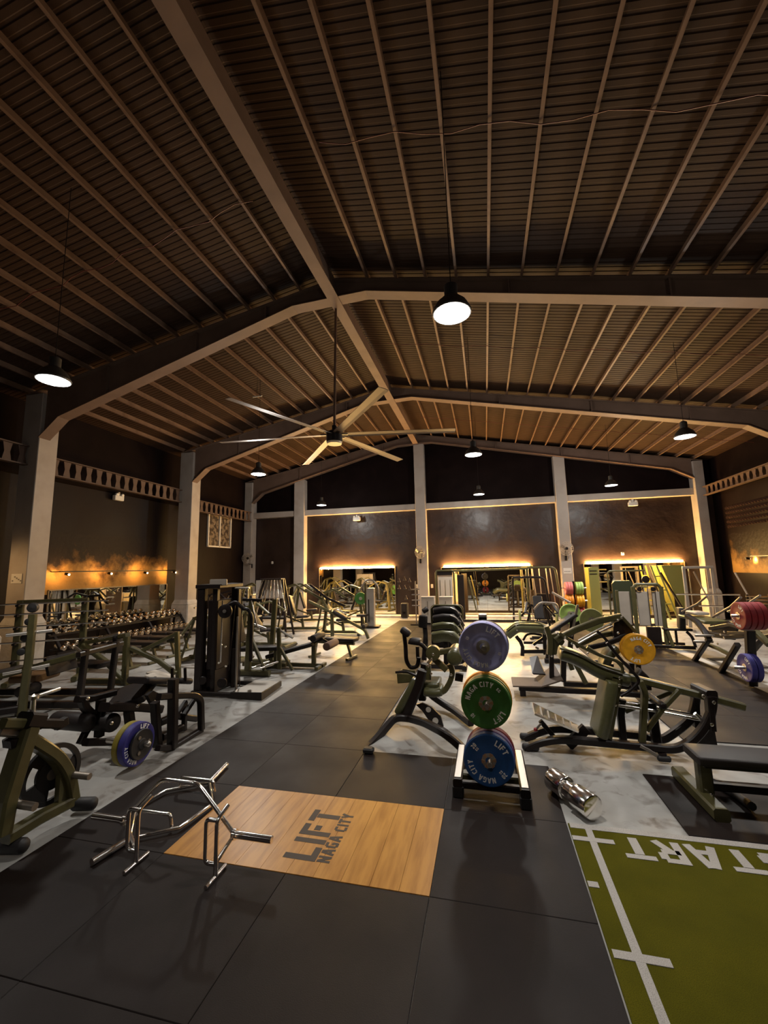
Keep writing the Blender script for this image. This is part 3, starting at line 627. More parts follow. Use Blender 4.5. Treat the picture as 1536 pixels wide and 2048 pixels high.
m.tube('link_rod', CHROME, [(1175, 512), (1225, 560)], .02, .12)
m.bar('support_post', BLACK, [(885, 440), (928, 715)], .1, .09, -.02); m.bar('support_post', BLACK, [(700, 420), (690, 520), (708, 700)], .075, .075, -.12)
m.tube('side_handle', BLACK, [(600, 50), (700, 170), (770, 240), (820, 300), (745, 370), (690, 400)], .017, .22, None, .06)
m.tube('top_handle', OLIVE, [(470, 78), (560, 135), (660, 165), (705, 215), (700, 250)], .017, .18, None, .05)
m.tube('foot_pedal', DULL, [(815, 722), (870, 750), (940, 795)], .022, .18); p = m.P(985, 812, .2); p.z = .03; B().capsule(p+V((-.08, 0, 0)), p+V((.05, 0, 0)), .032, 12).build('rubber_foot', RUBBER, m.t, True)
m.bar('rear_foot', BLACK, [(960, 770), (968, 800)], .07, .07, .18)
m.across('axle', BLACK, 880, 395, -.2, .2, .035)
m.bolts([(686, 283), (682, 330), (655, 455), (1232, 400)], .19); m.bolts([(1298, 440), (1285, 585)], .2)
# ---- leg press style machine carrying the yellow plate
m = Mach('pendulum_squat_machine', 'olive plate loaded squat machine behind the curved pad machine, carrying a yellow plate', 'gym machine', (1000, 1180, .2148), YP(7.55, 1.4))
m.bar('base_rail', BLACK, [(175, 905), (560, 930), (930, 945), (1350, 975)], .12, .08, .2); m.bar('base_rail', BLACK, [(590, 870), (950, 885), (1400, 905)], .1, .08, -.25)
m.bar('base_foot', BLACK, [(210, 925), (215, 985)], .09, .09, .2)
q = [m.P(105, 808, -.25), m.P(330, 815, -.25), m.P(385, 898, .3), m.P(120, 892, .3)]; B().prism(q, V((0, 0, -.02))).build('step_plate', TREAD, m.t)
q = [m.P(330, 815, -.25), m.P(505, 690, -.25), m.P(585, 832, .3), m.P(385, 898, .3)]; B().prism(q, V((.01, 0, -.02))).build('step_plate', TREAD, m.t)
q = [m.P(275, 625, -.5), m.P(345, 610, -.5), m.P(415, 780, -.05), m.P(300, 775, -.05)]; B().prism(q, V((.02, 0, -.02))).build('foot_plate', BLACK, m.t)
m.bar('main_post', BLACK, [(478, 600), (482, 830)], .07, .07, .12); m.bar('main_post', BLACK, [(590, 560), (588, 850)], .11, .08, 0)
m.bar('front_arm', OLIVE, [(430, 340), (460, 420), (470, 500), (462, 600)], .1, .08, .1, None, .08)
m.bar('lever_beam', OLIVE, [(520, 470), (560, 440), (700, 370), (920, 285), (1125, 245)], .13, .09, .1); m.bar('lever_beam', OLIVE, [(700, 520), (900, 430), (1090, 390)], .1, .08, -.1)
m.gusset('pivot_plate', BLACK, [(1055, 290), (1130, 240), (1240, 360), (1210, 430), (1060, 470), (1045, 380)], .1, 0)
m.bar('lever_link', OLIVE, [(1130, 250), (1260, 390)], .06, .05, .08)
for a, o in ((0, .12), (30, -.02)): m.tube('tie_rod', STEEL, [(730, 470+a), (900, 375+a), (1090, 285+a)], .014, o)
m.bar('weight_arm', BLACK, [(810, 540), (960, 510), (1100, 460), (1180, 420)], .07, .07, .15)
m.tube('side_handle', BLACK, [(900, 380), (980, 450), (1040, 540), (1110, 640), (1200, 710), (1225, 770), (1190, 800)], .022, .3, None, .08)
m.bar('roller_arm', OLIVE, [(550, 400), (640, 460), (780, 540), (960, 620), (1080, 655), (1140, 700)], .05, .05, .2, None, .08)
m.bar('swing_leg', OLIVE, [(680, 640), (720, 720), (800, 870)], .09, .07, .15); m.bar('swing_leg', OLIVE, [(620, 600), (670, 740)], .09, .07, -.1)
m.pad('back_pad', OLIVEPAD, [(960, 700), (1000, 600), (1080, 530)], .36, .12, -.05)
m.bar('seat_post', BLACK, [(1225, 680), (1225, 800), (1260, 960)], .07, .07, 0); m.bar('seat_post', BLACK, [(1285, 680), (1290, 800)], .07, .07, -.1)
m.pad('seat_pad', BLACKPAD, [(1250, 830), (1300, 770), (1350, 820)], .3, .1, 0)
m.gusset('carriage', OLIVE, [(440, 420), (560, 400), (600, 480), (520, 600), (450, 600)], .06, .02)
m.bolts([(1132, 255), (1098, 280), (1100, 400), (670, 500), (605, 445), (482, 615), (815, 590), (540, 405)], .22)
YPp = m.P(1292, 556, .33); m.tube('plate_peg', STEEL, [(1292, 556, .4), (1292, 556, 0)], .025)
bumper(YPp, (-.12, -1, 0), 'yellow', 'yellow bumper plate lettered NAGA CITY on the squat machine arm', texts=[('NAGA CITY', 18, .046, .74), ('LIFT', 200, .05, .74)], hub='star', group='bumper plates on machines', R=.225, th=.07)
bumper(YPp+V((-.01, .075, 0)), (-.12, -1, 0), 'yellow', 'second yellow bumper plate tucked behind the lettered yellow one', group='bumper plates on machines', th=.07)
# ---- olive leg curl bench
m = Mach('leg_curl_bench', 'olive padded leg curl bench with drooping end, behind the lilac plates', 'gym machine', (1000, 1180, .2148), YP(10.6, 1.0))
m.pad('pad', OLIVEPAD, [(62, 415), (155, 340), (240, 345), (390, 350), (430, 375)], .55, .2, .1, .12)
m.tube('pad_piping', OLIVE, [(60, 372), (140, 305), (260, 300), (380, 305), (440, 380)], .015, .35, None, .1, 6)
m.bar('front_leg', BLACK, [(150, 430), (190, 480), (210, 530), (208, 612)], .08, .08, .25); m.bar('floor_beam', BLACK, [(205, 572), (440, 572)], .08, .08, .2)
m.bar('floor_beam', BLACK, [(220, 490), (430, 490)], .06, .06, -.4); m.bar('diagonal_brace', BLACK, [(310, 510), (430, 430)], .06, .06, 0)
m.tube('leg_lever', BLACK, [(215, 470), (245, 415), (300, 405), (390, 420)], .025, 0, None, .06); m.bar('lever_foot', DULL, [(330, 530), (360, 545)], .05, .05, .1); m.bar('rear_post', BLACK, [(410, 380), (420, 600)], .08, .08, 0)
m.bolts([(150, 328), (158, 372)], .4)
# ---- leg extension left of the plate tree
m = Mach('leg_extension_machine', 'olive leg extension machine on arched legs left of the plate tree', 'gym machine', (720, 1240, .15625), YP(6.0, -.9))
for pts, Y in (([(60, 1680), (200, 1540), (330, 1380), (450, 1245), (620, 1255), (820, 1310), (1060, 1430), (1220, 1555), (1350, 1685)], 5.02),):
    P = [ony(720+.15625*x, 1240+.15625*y, Y+.9*max(0., 1-abs((x-550)/520.))) for x, y in pts]; B().path(P, .085, .085, (0, 0, 1), .12).build('arched_leg', BLACK, m.t, True)
for x, y in ((110, 1665), (1340, 1690)):
    p = onz(720+.15625*x, 1240+.15625*y, .03); B().box(p, (.12, .1, .06), ch=.015).build('rubber_foot', RUBBER, m.t)
P = [ony(720+.15625*x, 1240+.15625*y, Y) for x, y, Y in ((740, 740, 6.6), (900, 960, 6.6), (1080, 1080, 6.5), (1200, 1150, 6.35), (1420, 1320, 5.9))]; B().path(P, .085, .085, (0, 0, 1), .12).build('arched_leg', BLACK, m.t, True)
m.gusset('arch_plate', BLACK, [(720, 1080), (800, 1060), (920, 1110), (1030, 1220), (1085, 1410), (900, 1330), (870, 1260), (800, 1160)], .04, .1)
for x, y, r in ((875, 1148, .035), (965, 1290, .04)): B().lathe(m.P(x, y, .125), m.pl.n, [(r, -.05), (r, .002)], 14).build('lightening_hole', PLASTER, m.t)
m.bar('main_post', BLACK, [(590, 1240), (680, 1020), (760, 820), (800, 640)], .14, .12, .15); m.bar('rear_post', BLACK, [(800, 1020), (790, 800), (830, 560)], .12, .1, -.1)
m.pad('calf_roller_pad', OLIVEPAD, [(490, 1190), (560, 1060), (640, 920), (730, 750)], .2, .12, .1); 
m.bar('seat_post', OLIVE, [(880, 760), (875, 580)], .07, .07, 0); m.bar('seat_arm', OLIVE, [(880, 430), (1000, 540), (1110, 640)], .08, .08, -.05)
m.pad('seat_pad', OLIVEPAD, [(830, 890), (960, 905), (1060, 890)], .35, .1, 0); m.pad('seat_front', OLIVEPAD, [(830, 800), (1030, 800)], .4, .09, -.15)
q = [m.P(490, 745, .0), m.P(730, 745, .0), m.P(710, 690, -.5), m.P(540, 690, -.5)]
B().path([q[1], q[0], q[3], q[2]], .04, .1, (0, 0, 1)).build('foot_guard', OLIVE, m.t)
m.bar('lever_arm', OLIVE, [(930, 425), (1180, 385)], .1, .07, .0); B().lathe(m.P(935, 425, .06), m.pl.n, [(.1, -.09), (.1, .02), (.07, .03)], 20).build('pivot_drum', OLIVE, m.t, True)
m.across('roller', OLIVEPAD, 1215, 470, -.35, .2, .105, .1, .03); m.across('roller', BLACKPAD, 1260, 520, -.5, -.2, .1, 0, .03)
m.bar('roller_arm', OLIVE, [(1150, 560), (1190, 660), (1160, 780), (1090, 900), (1020, 930)], .09, .07, .05, None, .1)
m.tube('side_handle', BLACK, [(560, 130), (585, 330), (590, 520), (650, 620), (740, 590), (755, 480)], .032, -.15, None, .12)
m.tube('side_handle', BLACK, [(735, 340), (740, 480), (770, 570)], .028, -.3); m.pad('handle_pad', BLACKPAD, [(530, 110), (640, 190)], .16, .1, -.1)
m.tube('back_support', BLACK, [(620, 280), (780, 300), (850, 380), (860, 470)], .03, 0, None, .06); m.tube('pin_lever', BLACK, [(455, 668), (600, 660), (720, 715)], .018, .2)
m.pad('knee_pad', BLACKPAD, [(640, 260), (780, 280)], .2, .09, -.05); m.bar('stack_link', BLACK, [(1220, 720), (1320, 740)], .12, .1, -.2)
m.bolts([(935, 440), (872, 588), (765, 800), (792, 668), (912, 688), (1165, 700), (915, 502), (718, 722)], .16)
# ================================================================ builder in a machine's own coordinates
class LM:
    def __init__(s, name, label, cat, loc, rz=0., group=None): s.t = thing(name, label, cat, loc, group, math.radians(rz))
    def _b(s, b, nm, mat, sm=False):
        o = b.build(nm, mat, None, sm); o.parent = s.t; return o
    def _m(s, P, mx): return [P]+([[V((-p[0], p[1], p[2])) for p in P]] if mx else [])
    def bar(s, nm, mat, pts, w=.07, h=.07, f=0., up=(0, 0, 1), mx=False):
        for P in s._m([V(p) for p in pts], mx):
            u = V(up)
            if all(abs((P[i+1]-P[i]).normalized().dot(u)) > .97 for i in range(len(P)-1)): u = V((0, 1, 0))
            s._b(B().path(P, w, h, u, f), nm, mat, bool(f))
        return s
    def tube(s, nm, mat, pts, r=.02, f=0., mx=False, n=10):
        for P in s._m([V(p) for p in pts], mx): s._b(B().tube(P, r, n, f), nm, mat, True)
        return s
    def pad(s, nm, mat, pts, w, th, up=(0, 0, 1), mx=False, rd=.45):
        for P in s._m([V(p) for p in pts], mx): s._b(B().pad(P, w, th, up, rd), nm, mat, True)
        return s
    def roll(s, nm, mat, p, q, r, mx=False):
        for P in s._m([V(p), V(q)], mx): s._b(B().capsule(P[0], P[1], r, 14, .015), nm, mat, True)
        return s
    def box(s, nm, mat, c, size, ch=.01, mx=False, **k):
        for P in s._m([V(c)], mx): s._b(B().box(P[0], size, ch=ch, **k), nm, mat)
        return s
    def disc(s, nm, mat, c, axis, r, th, n=28):
        s._b(B().lathe(c, axis, [(r*.9, -th/2), (r, -th/2+.006), (r, th/2-.006), (r*.9, th/2)], n), nm, mat, True); return s
    def w(s, p):
        c, sn = math.cos(s.t.rotation_euler.z), math.sin(s.t.rotation_euler.z); x, y, z = p; L = s.t.location
        return V((L.x+x*c-y*sn, L.y+x*sn+y*c, L.z+z))
    def wd(s, d):
        c, sn = math.cos(s.t.rotation_euler.z), math.sin(s.t.rotation_euler.z); x, y, z = d; return V((x*c-y*sn, x*sn+y*c, z))
def feet(m, pts, r=.035):
    for x, y in pts: m.box('rubber_foot', RUBBER, (x, y, .025), (.12, .1, .05), .012)
def lever_press(label, loc, rz, arms=.62, tilt=.35, seat=.45, col=OLIVE, padm=BLACKPAD, plates=None, name='chest_press_machine', high=1.25):
    """plate-loaded press: user sits facing +y; levers pivot behind and swing over the shoulders"""
    m = LM(name, label, 'gym machine', loc, rz, 'olive plate loaded machines')
    m.bar('base_beam', col, [(0, -.75, .06), (0, .75, .06)], .09, .09); m.bar('base_cross', col, [(-.42, -.7, .05), (.42, -.7, .05)], .09, .08); m.bar('base_cross', col, [(-.35, .72, .05), (.35, .72, .05)], .09, .08)
    m.bar('upright', col, [(0, -.6, .08), (0, -.45, high)], .1, .08); m.bar('seat_post', col, [(0, .1, .08), (0, .05, seat-.05)], .08, .08)
    m.pad('seat_pad', padm, [(0, -.12, seat), (0, .3, seat+.03)], .34, .08); m.pad('back_pad', padm, [(0, -.2, seat+.08), (0, -.2-tilt, seat+.75)], .3, .08, (0, 1, 0))
    for s in (-1, 1):
        m.bar('lever_arm', col, [(s*.22, -.5, high), (s*.36, -.1, high+.12), (s*arms*.75, .32, high-.15)], .07, .06, .06); m.bar('weight_arm', col, [(s*.22, -.5, high), (s*.5, -.62, high-.35)], .06, .06)
        m.roll('grip', RUBBER, (s*arms*.75, .32, high-.15), (s*arms*.5, .36, high-.17), .02); m.tube('weight_peg', STEEL, [(s*.42, -.62, high-.35), (s*.78, -.62, high-.35)], .024)
        m.bar('side_brace', col, [(s*.38, -.7, .08), (s*.2, -.52, high-.05)], .06, .05)
    m.bar('pivot_beam', col, [(-.26, -.48, high), (.26, -.48, high)], .09, .08); m.bar('lower_brace', col, [(0, -.55, .5), (0, .08, .25)], .06, .06)
    feet(m, ((-.42, -.7), (.42, -.7), (-.35, .72), (.35, .72)))
    if plates:
        for s, c, lab in plates: bumper(m.w((s*.62, -.62, high-.35)), m.wd((s, 0, 0)), c, lab, th=.06, group='bumper plates on machines')
    return m
def flat_bench(label, loc, rz, h=.44, back=0., L=1.15, col=OLIVE, group='black gym benches'):
    m = LM('gym_bench', label, 'bench', loc, rz, group)
    m.pad('seat_pad', BLACKPAD, [(0, .06, h), (0, L*.62, h)], .3, .075, rd=.25); m.pad('back_pad', BLACKPAD, [(0, .04, h), (0, -L*.36, h+back)], .3, .075, rd=.25)
    m.bar('spine', col, [(0, -L*.3, h-.09), (0, L*.58, h-.09)], .07, .06)
    for y in (-L*.27, L*.52): m.bar('leg', col, [(0, y, .05), (0, y*.85, h-.1)], .07, .06); m.bar('foot', col, [(-.24, y, .03), (.24, y, .03)], .06, .05)
    return m
# ---- 45 degree leg press by the far mat edge, with plate post
m = Mach('leg_press_machine', 'black framed leg press by the mat edge, with olive seat pad', 'gym machine', (1340, 1160, .1276), XP(4.27, 9.5))
m.bar('front_leg', BLACK, [(385, 1265), (600, 940)], .09, .08, 0, .9); m.bar('front_beam', BLACK, [(265, 555), (420, 650), (540, 800), (620, 950)], .1, .08, 0, .9)
m.bar('rear_leg', BLACK, [(795, 1445), (1060, 1010)], .09, .08, 0, .9); m.bar('plate_post', BLACK, [(1292, 1650), (1270, 1250), (1250, 790)], .13, .11, 0)
m.bar('floor_rail', BLACK, [(480, 1245), (905, 1240)], .06, .06, .4); m.bar('floor_rail', BLACK, [(440, 1280), (860, 1440), (1290, 1640)], .05, .05, .05); m.bar('middle_beam', OLIVE, [(590, 1010), (760, 1080), (960, 1180)], .07, .06, .1)
m.bar('upper_beam', BLACK, [(560, 820), (900, 900), (1250, 870)], .1, .08, .3, .7); m.bar('upper_beam', BLACK, [(640, 760), (960, 700), (1240, 780)], .09, .07, .2)
m.bar('cross_plate', BLACK, [(1000, 830), (1330, 840)], .22, .06, .15); m.bar('sled_rail', OLIVE, [(1320, 790), (1420, 880), (1560, 1020)], .09, .08, .2, .9)
m.pad('seat_pad', OLIVEPAD, [(300, 560), (520, 610), (750, 672)], .5, .07, .5); m.pad('head_pad', GREYPANEL, [(345, 495), (510, 530)], .3, .06, .5)
m.tube('side_handle', DULL, [(190, 495), (430, 375), (585, 245)], .022, .05, .95, .05); m.tube('side_handle', DULL, [(670, 580), (950, 420), (1110, 270)], .022, .05, .95, .05)
for x, y in ((520, 870), (500, 965)): m.across('weight_peg', DULL, x, y, -.25, .1, .025, -.1)
m.gusset('sled_plate', BLACK, [(640, 700), (900, 640), (1060, 760), (1010, 940), (700, 900)], .04, .35)
m.bolts([(848, 812), (790, 855), (665, 890), (845, 905), (745, 1000)], -.02, .02)
RP = m.P(1062, 560, -.22); BPp = m.P(1165, 1372, -.15)
m.across('weight_peg', STEEL, 1062, 560, -.32, .3, .025, -.22); m.across('weight_peg', STEEL, 1165, 1372, -.3, .2, .025, -.15)
for i in range(4): bumper(RP+V((.085*i, 0, 0)), (-1, 0, 0), 'red', ['red lettered bumper plate facing out on the leg press post', 'red bumper plate second in the leg press stack', 'red bumper plate third in the leg press stack', 'red bumper plate at the inner end of the leg press stack'][i], th=.08, texts=[('LIFT', 40, .05, .74), ('NAGA CITY', 215, .046, .74)] if i == 0 else (), hub='star' if i == 0 else 'disc', group='bumper plates on machines')
for i in range(2): bumper(BPp+V((.085*i, 0, 0)), (-1, 0, 0), 'violet', ['dark blue lettered bumper plate near the floor on the leg press post', 'dark blue bumper plate behind the lettered one near the floor'][i], th=.08, texts=[('LIFT', 40, .05, .74), ('NAGA CITY', 215, .046, .74)] if i == 0 else (), group='bumper plates on machines')
# ---- machine with chrome rollers at the frame edge
m = LM('calf_raise_machine', 'dark machine with chrome rollers behind the red plates', 'gym machine', (6.6, 9.4, 0), 20)
m.bar('base_beam', BLACK, [(-.5, -.6, .06), (-.5, .6, .06)], .09, .09, mx=True); m.bar('upright', BLACK, [(-.5, .5, .06), (-.45, .3, 1.5)], .09, .09, mx=True)
m.bar('top_beam', BLACK, [(-.5, .3, 1.45), (.5, .3, 1.45)], .08, .08); m.tube('handle_bow', DULL, [(-.7, -.3, 1.2), (-.5, .1, 1.55), (.4, .2, 1.6), (.7, -.2, 1.3)], .03, .15)
for x, z in ((-.45, 1.38), (-.35, .98), (.2, 1.2)): m.roll('chrome_roller', CHROME, (x, -.35, z), (x+.3, -.35, z), .08); m.roll('roller_core', BLACK, (x-.06, -.35, z), (x, -.35, z), .1)
m.pad('seat_pad', BLACKPAD, [(-.2, -.3, .6), (.5, -.2, .65)], .4, .1); m.bar('sled_beam', OLIVE, [(-.6, -.5, .9), (.6, .4, .45)], .09, .08)
# ---- selectorised machine with grey weight shroud
m = LM('selectorized_machine', 'weight stack machine with grey shroud panels and black seat', 'gym machine', (4.1, 12.0, 0), -8)
for x in (-.42, .2): m.bar('shroud_post', OLIVE, [(x, 0, .04), (x, 0, 1.5)], .09, .08)
m.tube('top_bow', OLIVE, [(-.42, 0, 1.45), (-.36, 0, 1.56), (.14, 0, 1.56), (.2, 0, 1.45)], .04, .06); m.box('weight_panel', GREYPANEL, (-.22, .02, .95), (.27, .03, .85)); m.box('weight_panel', GREYPANEL, (.08, .02, .95), (.17, .03, .85))
m.box('side_panel', GREYPANEL, (-.62, .1, .95), (.26, .03, .85)); m.bar('shroud_post', OLIVE, [(-.78, .12, .04), (-.78, .12, 1.4)], .07, .06)
for x in (-.1, -.02, .06): m.tube('cable', BLACK, [(x, -.03, .4), (x, -.03, 1.5)], .007)
for x in (-.28, .02): m.disc('pulley', BLACK, (x, -.02, 1.44), (0, 1, 0), .055, .03)
m.box('weight_stack', BLACK, (-.06, 0, .3), (.3, .16, .42)); m.bar('base_beam', BLACK, [(-.6, -.05, .05), (.75, -.1, .05)], .1, .08); m.bar('base_beam', BLACK, [(-.6, .4, .05), (.65, .35, .05)], .1, .08)
m.pad('back_pad', BLACKPAD, [(.55, .05, .48), (.58, .05, .98)], .3, .14, (1, 0, 0)); m.pad('seat_pad', BLACKPAD, [(.15, .05, .46), (.75, .05, .46)], .3, .06); m.bar('seat_post', BLACK, [(.42, .05, .06), (.42, .05, .43)], .05, .05)
m.bar('seat_frame', BLACK, [(.62, -.05, .42), (.72, -.08, .3), (.76, -.1, .06)], .06, .06, .08); m.bar('front_leg', OLIVE, [(.22, -.05, .45), (.3, -.12, .05)], .07, .06)
# ---- dark green shrouded machine before the third mirror
m = LM('shrouded_cable_machine', 'dark green shrouded machine standing before the leg machine mirror', 'gym machine', (4.55, 15.9, 0), 0)
DKG = pmat('dark_green_shroud', (.028, .036, .016), .45)
b = B(); b.prism([(-.32, 0, .35), (.32, 0, .35), (.32, 0, 1.42), (.24, 0, 1.52), (-.24, 0, 1.52), (-.32, 0, 1.42)], (0, .12, 0)); m._b(b, 'shroud', DKG)
m.tube('frame_bow', OLIVE, [(-.42, .1, .05), (-.42, .1, 1.75), (-.36, .1, 1.85), (.75, .1, 1.85)], .03, .06); m.tube('frame_bow', OLIVE, [(.38, .1, .05), (.38, .1, 1.3), (.8, .1, 1.3)], .03, .05)
m.box('weight_stack', BLACK, (0, .16, .3), (.5, .2, .5)); m.bar('base_beam', BLACK, [(-.5, .1, .04), (1.0, .1, .04)], .1, .08); m.tube('grip_arm', DULL, [(.3, -.05, .45), (.42, -.25, .6), (.42, -.4, .7)], .025, .06)
m.roll('grip', RUBBER, (.38, -.42, .7), (.38, -.42, .85), .03); m.disc('side_pulley', BLACK, (.75, .08, 1.55), (0, 1, 0), .12, .05)
# ---- leaning lime boards
LIME = pmat('lime_board', (.17, .165, .04), .55)
t = thing('upright_board', 'tall lime green board standing at the mirror edge beside the plate rack', 'board', (4.1, 17.75, 0)); B().box((4.1, 17.75, 1.03), (.36, .05, 1.9), ch=.006).build('panel', LIME, t); B().box((4.1, 17.72, .1), (.4, .2, .16), ch=.01).build('base', BLACK, t)
for z in (1.72, 1.84): B().box((4.08, 17.72, z), (.26, .012, .035)).build('slot', BLACK, t)
t = thing('leaning_board', 'lime green wedge board leaning before the leg machine mirror', 'board', (6.85, 17.7, 0)); B().prism([(6.45, 17.72, 2.0), (7.2, 17.72, 2.0), (7.2, 17.72, .2), (7.02, 17.72, .2)], (0, .04, 0)).build('panel', LIME, t)
B().path([(6.35, 17.62, 1.75), (7.1, 17.62, .1)], .05, .12, (0, 1, 0)).build('support', BLACK, t); B().box((7.05, 17.7, .1), (.4, .3, .2), ch=.02).build('base', BLACK, t)
t = thing('leaning_ladder_frame', 'yellow green tube frame leaning beside the lime wedge board', 'frame', (6.3, 17.5, 0))
for x0, x1 in ((6.1, 6.45), (6.3, 6.7)): B().path([(x0, 17.75, 2.0), (x1, 17.4, .05)], .06, .05, (0, 1, 0)).build('rail', LIME, t)
for k in range(3): B().path([(6.18+.09*k, 17.66-.08*k, 1.6-.5*k), (6.4+.09*k, 17.66-.08*k, 1.6-.5*k)], .04, .04, (0, 0, 1)).build('rung', LIME, t)
# ---- smith rack in the corner
m = LM('smith_rack', 'pale steel smith rack with a barbell across it in the far corner', 'rack', (6.5, 15.1, 0), -12)
for x in (-.36, .36): m.bar('post', GREYPANEL, [(x, 0, .03), (x, 0, 1.95)], .09, .07); m.tube('guide_rod', CHROME, [(x*.6, .1, .1), (x*.6, .1, 1.9)], .018); m.bar('foot', GREYPANEL, [(x, -.5, .04), (x, .6, .04)], .08, .07); m.bar('brace', GREYPANEL, [(x, .55, .06), (x, .05, 1.2)], .06, .05)
m.bar('top_beam', GREYPANEL, [(-.4, 0, 1.93), (.4, 0, 1.93)], .09, .08); m.tube('barbell', CHROME, [(-.65, -.08, 1.1), (.95, -.08, 1.1)], .025); m.tube('spotter_arm', CHROME, [(-.1, -.08, .75), (.5, -.08, .75)], .025); m.bar('diagonal', GREYPANEL, [(1.0, .3, 1.75), (1.45, .1, .3)], .05, .05)
m.bar('diagonal', GREYPANEL, [(-.1, .05, 1.8), (.2, .05, .9)], .04, .04)
for i in range(3): m.tube('bar_on_cradle', CHROME, [(1.1, .0, 1.05-.1*i), (2.1, .2, 1.0-.1*i)], .02)
m.bar('cradle_post', BLACK, [(1.7, .2, .03), (1.7, .15, 1.1)], .08, .08); m.bar('cradle_post', BLACK, [(1.15, .1, .03), (1.15, .05, 1.1)], .06, .06)
# ---- coloured plate rack at the gable column
m = LM('plate_rack', 'black upright plate rack with coloured plates beside the gable column', 'plate rack', (3.1, 16.5, 0))
m.bar('post', BLACK, [(0, 0, .03), (0, 0, 1.5)], .06, .08); m.bar('base', BLACK, [(0, -.4, .03), (0, .4, .03)], .08, .06); m.bar('base', BLACK, [(-.35, 0, .03), (.35, 0, .03)], .08, .06)
for z in (.33, .8, 1.25): m.tube('peg', CHROME, [(-.42, 0, z), (.42, 0, z)], .024)
for z, L, R in ((1.25, ('pink', 'faded pink'), ('lime', 'lime green')), (.8, ('orange', 'orange'), ('yellow', 'golden yellow')), (.33, ('red', 'red'), ('red', 'dark red'))):
    for s, (c, nm) in ((-1, L), (1, R)):
        for i in range(3): bumper((3.1+s*(.13+.085*i), 16.5, z), (s, 0, 0), c, '%s bumper plate %s of the column rack %s peg' % (nm, ('inner', 'middle', 'outer')[i], {1.25: 'top', .8: 'middle', .33: 'bottom'}[z]), th=.08, group='bumper plates on the column rack')
# ---- cable crossover before the second mirror
m = LM('cable_crossover', 'dark cable crossover frame with cream weight stack before the middle mirror', 'gym machine', (.05, 16.9, 0))
m.tube('tower_bow', OLIVE, [(-2.0, 0, .03), (-2.0, 0, 1.9), (-1.95, 0, 1.97), (-1.35, 0, 1.97), (-1.28, 0, 1.9), (-1.28, 0, .03)], .04, .08); m.box('weight_shroud', CREAM, (-1.64, .05, 1.15), (.6, .04, 1.3)); m.box('shroud_header', BLACK, (-1.64, .02, 1.86), (.6, .06, .14))
for k in range(3): m.box('shroud_slot', OLIVE, (-1.84+.2*k, .02, 1.1), (.012, .02, 1.0), 0)
m.tube('tower_bow', OLIVE, [(1.5, .1, .03), (1.5, .1, 1.95), (1.56, .1, 2.02), (2.45, .1, 2.02), (2.55, .1, 1.92), (2.72, .1, .03)], .045, .1); m.bar('top_beam', OLIVE, [(-1.3, 0, 1.95), (1.55, .1, 1.99)], .09, .07)
m.tube('inner_bow', BLACK, [(.95, -.25, 1.66), (1.95, -.25, 1.66), (2.1, -.25, 1.55), (2.25, -.25, .03)], .045, .12); m.bar('inner_leg', BLACK, [(.95, -.25, 1.66), (.9, -.2, .03)], .07, .07)
for x0, x1 in ((1.7, 1.85), (1.95, 2.0), (2.2, 2.3), (2.35, 2.5), (1.55, 1.62)): m.tube('guide_rod', STEEL, [(x0, .08, 1.98), (x1, .05, .06)], .018)
m.bar('tower_slab', BLACK, [(-1.02, -.1, .03), (-1.02, -.1, 1.8)], .26, .1); m.bar('slant_post', OLIVE, [(-.72, -.1, 1.7), (-.45, -.15, .35)], .05, .05); m.tube('cable', BLACK, [(-.5, -.15, 1.9), (-.4, -.2, .35)], .01)
m.box('weight_stack', BLACK, (2.05, .08, .55), (.5, .2, .95)); m.bar('base_beam', BLACK, [(1.3, -.2, .04), (2.8, -.1, .04)], .1, .08); m.bar('floor_frame', BLACK, [(-1.1, -.3, .05), (1.3, -.3, .05)], .08, .1); m.bar('press_arm', DULL, [(2.3, -.4, 1.1), (2.85, -.7, .75)], .08, .08)
# ---- low dark machine with round plates beside the crossover
m = lever_press('dark press machine with grey round plates before the crossover', (1.55, 13.6, 0), 180, col=BLACK, name='row_machine', high=.85, seat=.38)
for s in (-1, 1): m.disc('round_plate', PLC['olive'], (s*.55, -.62, .5), (1, 0, 0), .2, .06); m.roll('foot_roller', BLACKPAD, (s*.1, .6, .3), (s*.45, .6, .3), .07)
m.tube('bow_handle', DULL, [(-.5, .3, .6), (-.45, .35, .98), (0, .35, 1.02), (.2, .3, .8)], .03, .12)
# ---- machine with the pale olive plates behind the squat machine
m = LM('incline_lever_machine', 'plate loaded machine with pale olive plates and slanted bench pad', 'gym machine', (1.75, 9.9, 0), 0)
m.bar('base_beam', BLACK, [(-.6, 0, .05), (.7, 0, .05)], .1, .09); m.pad('bench_pad', BLACKPAD, [(-.55, -.05, .62), (.1, -.05, 1.05)], .4, .08, (0, 0, 1)); m.bar('upright', BLACK, [(-.1, 0, .06), (.05, 0, 1.05)], .1, .09)
m.bar('lever', DULL, [(-.05, -.2, .6), (.12, -.22, 1.25)], .06, .05); m.tube('weight_peg', STEEL, [(.34, -.45, .95), (.34, .4, .95)], .024); m.bar('peg_arm', BLACK, [(.05, 0, .8), (.34, 0, .95)], .08, .07); m.tube('weight_peg', STEEL, [(.06, .1, .99), (.06, .6, .99)], .024); m.bar('front_leg', BLACK, [(-.55, 0, .06), (-.45, 0, .6)], .07, .07); m.bar('cross_foot', BLACK, [(.65, -.3, .04), (.65, .3, .04)], .08, .07)
bumper((2.09, 9.55, .95), (0, -1, 0), 'olive', 'pale olive bumper plate on the lever machine, the whole one', hub='dark', group='bumper plates on machines', R=.235)
bumper((1.81, 10.25, 1.0), (0, -1, 0), 'lime', 'pale green bumper plate half hidden on the lever machine', group='bumper plates on machines')
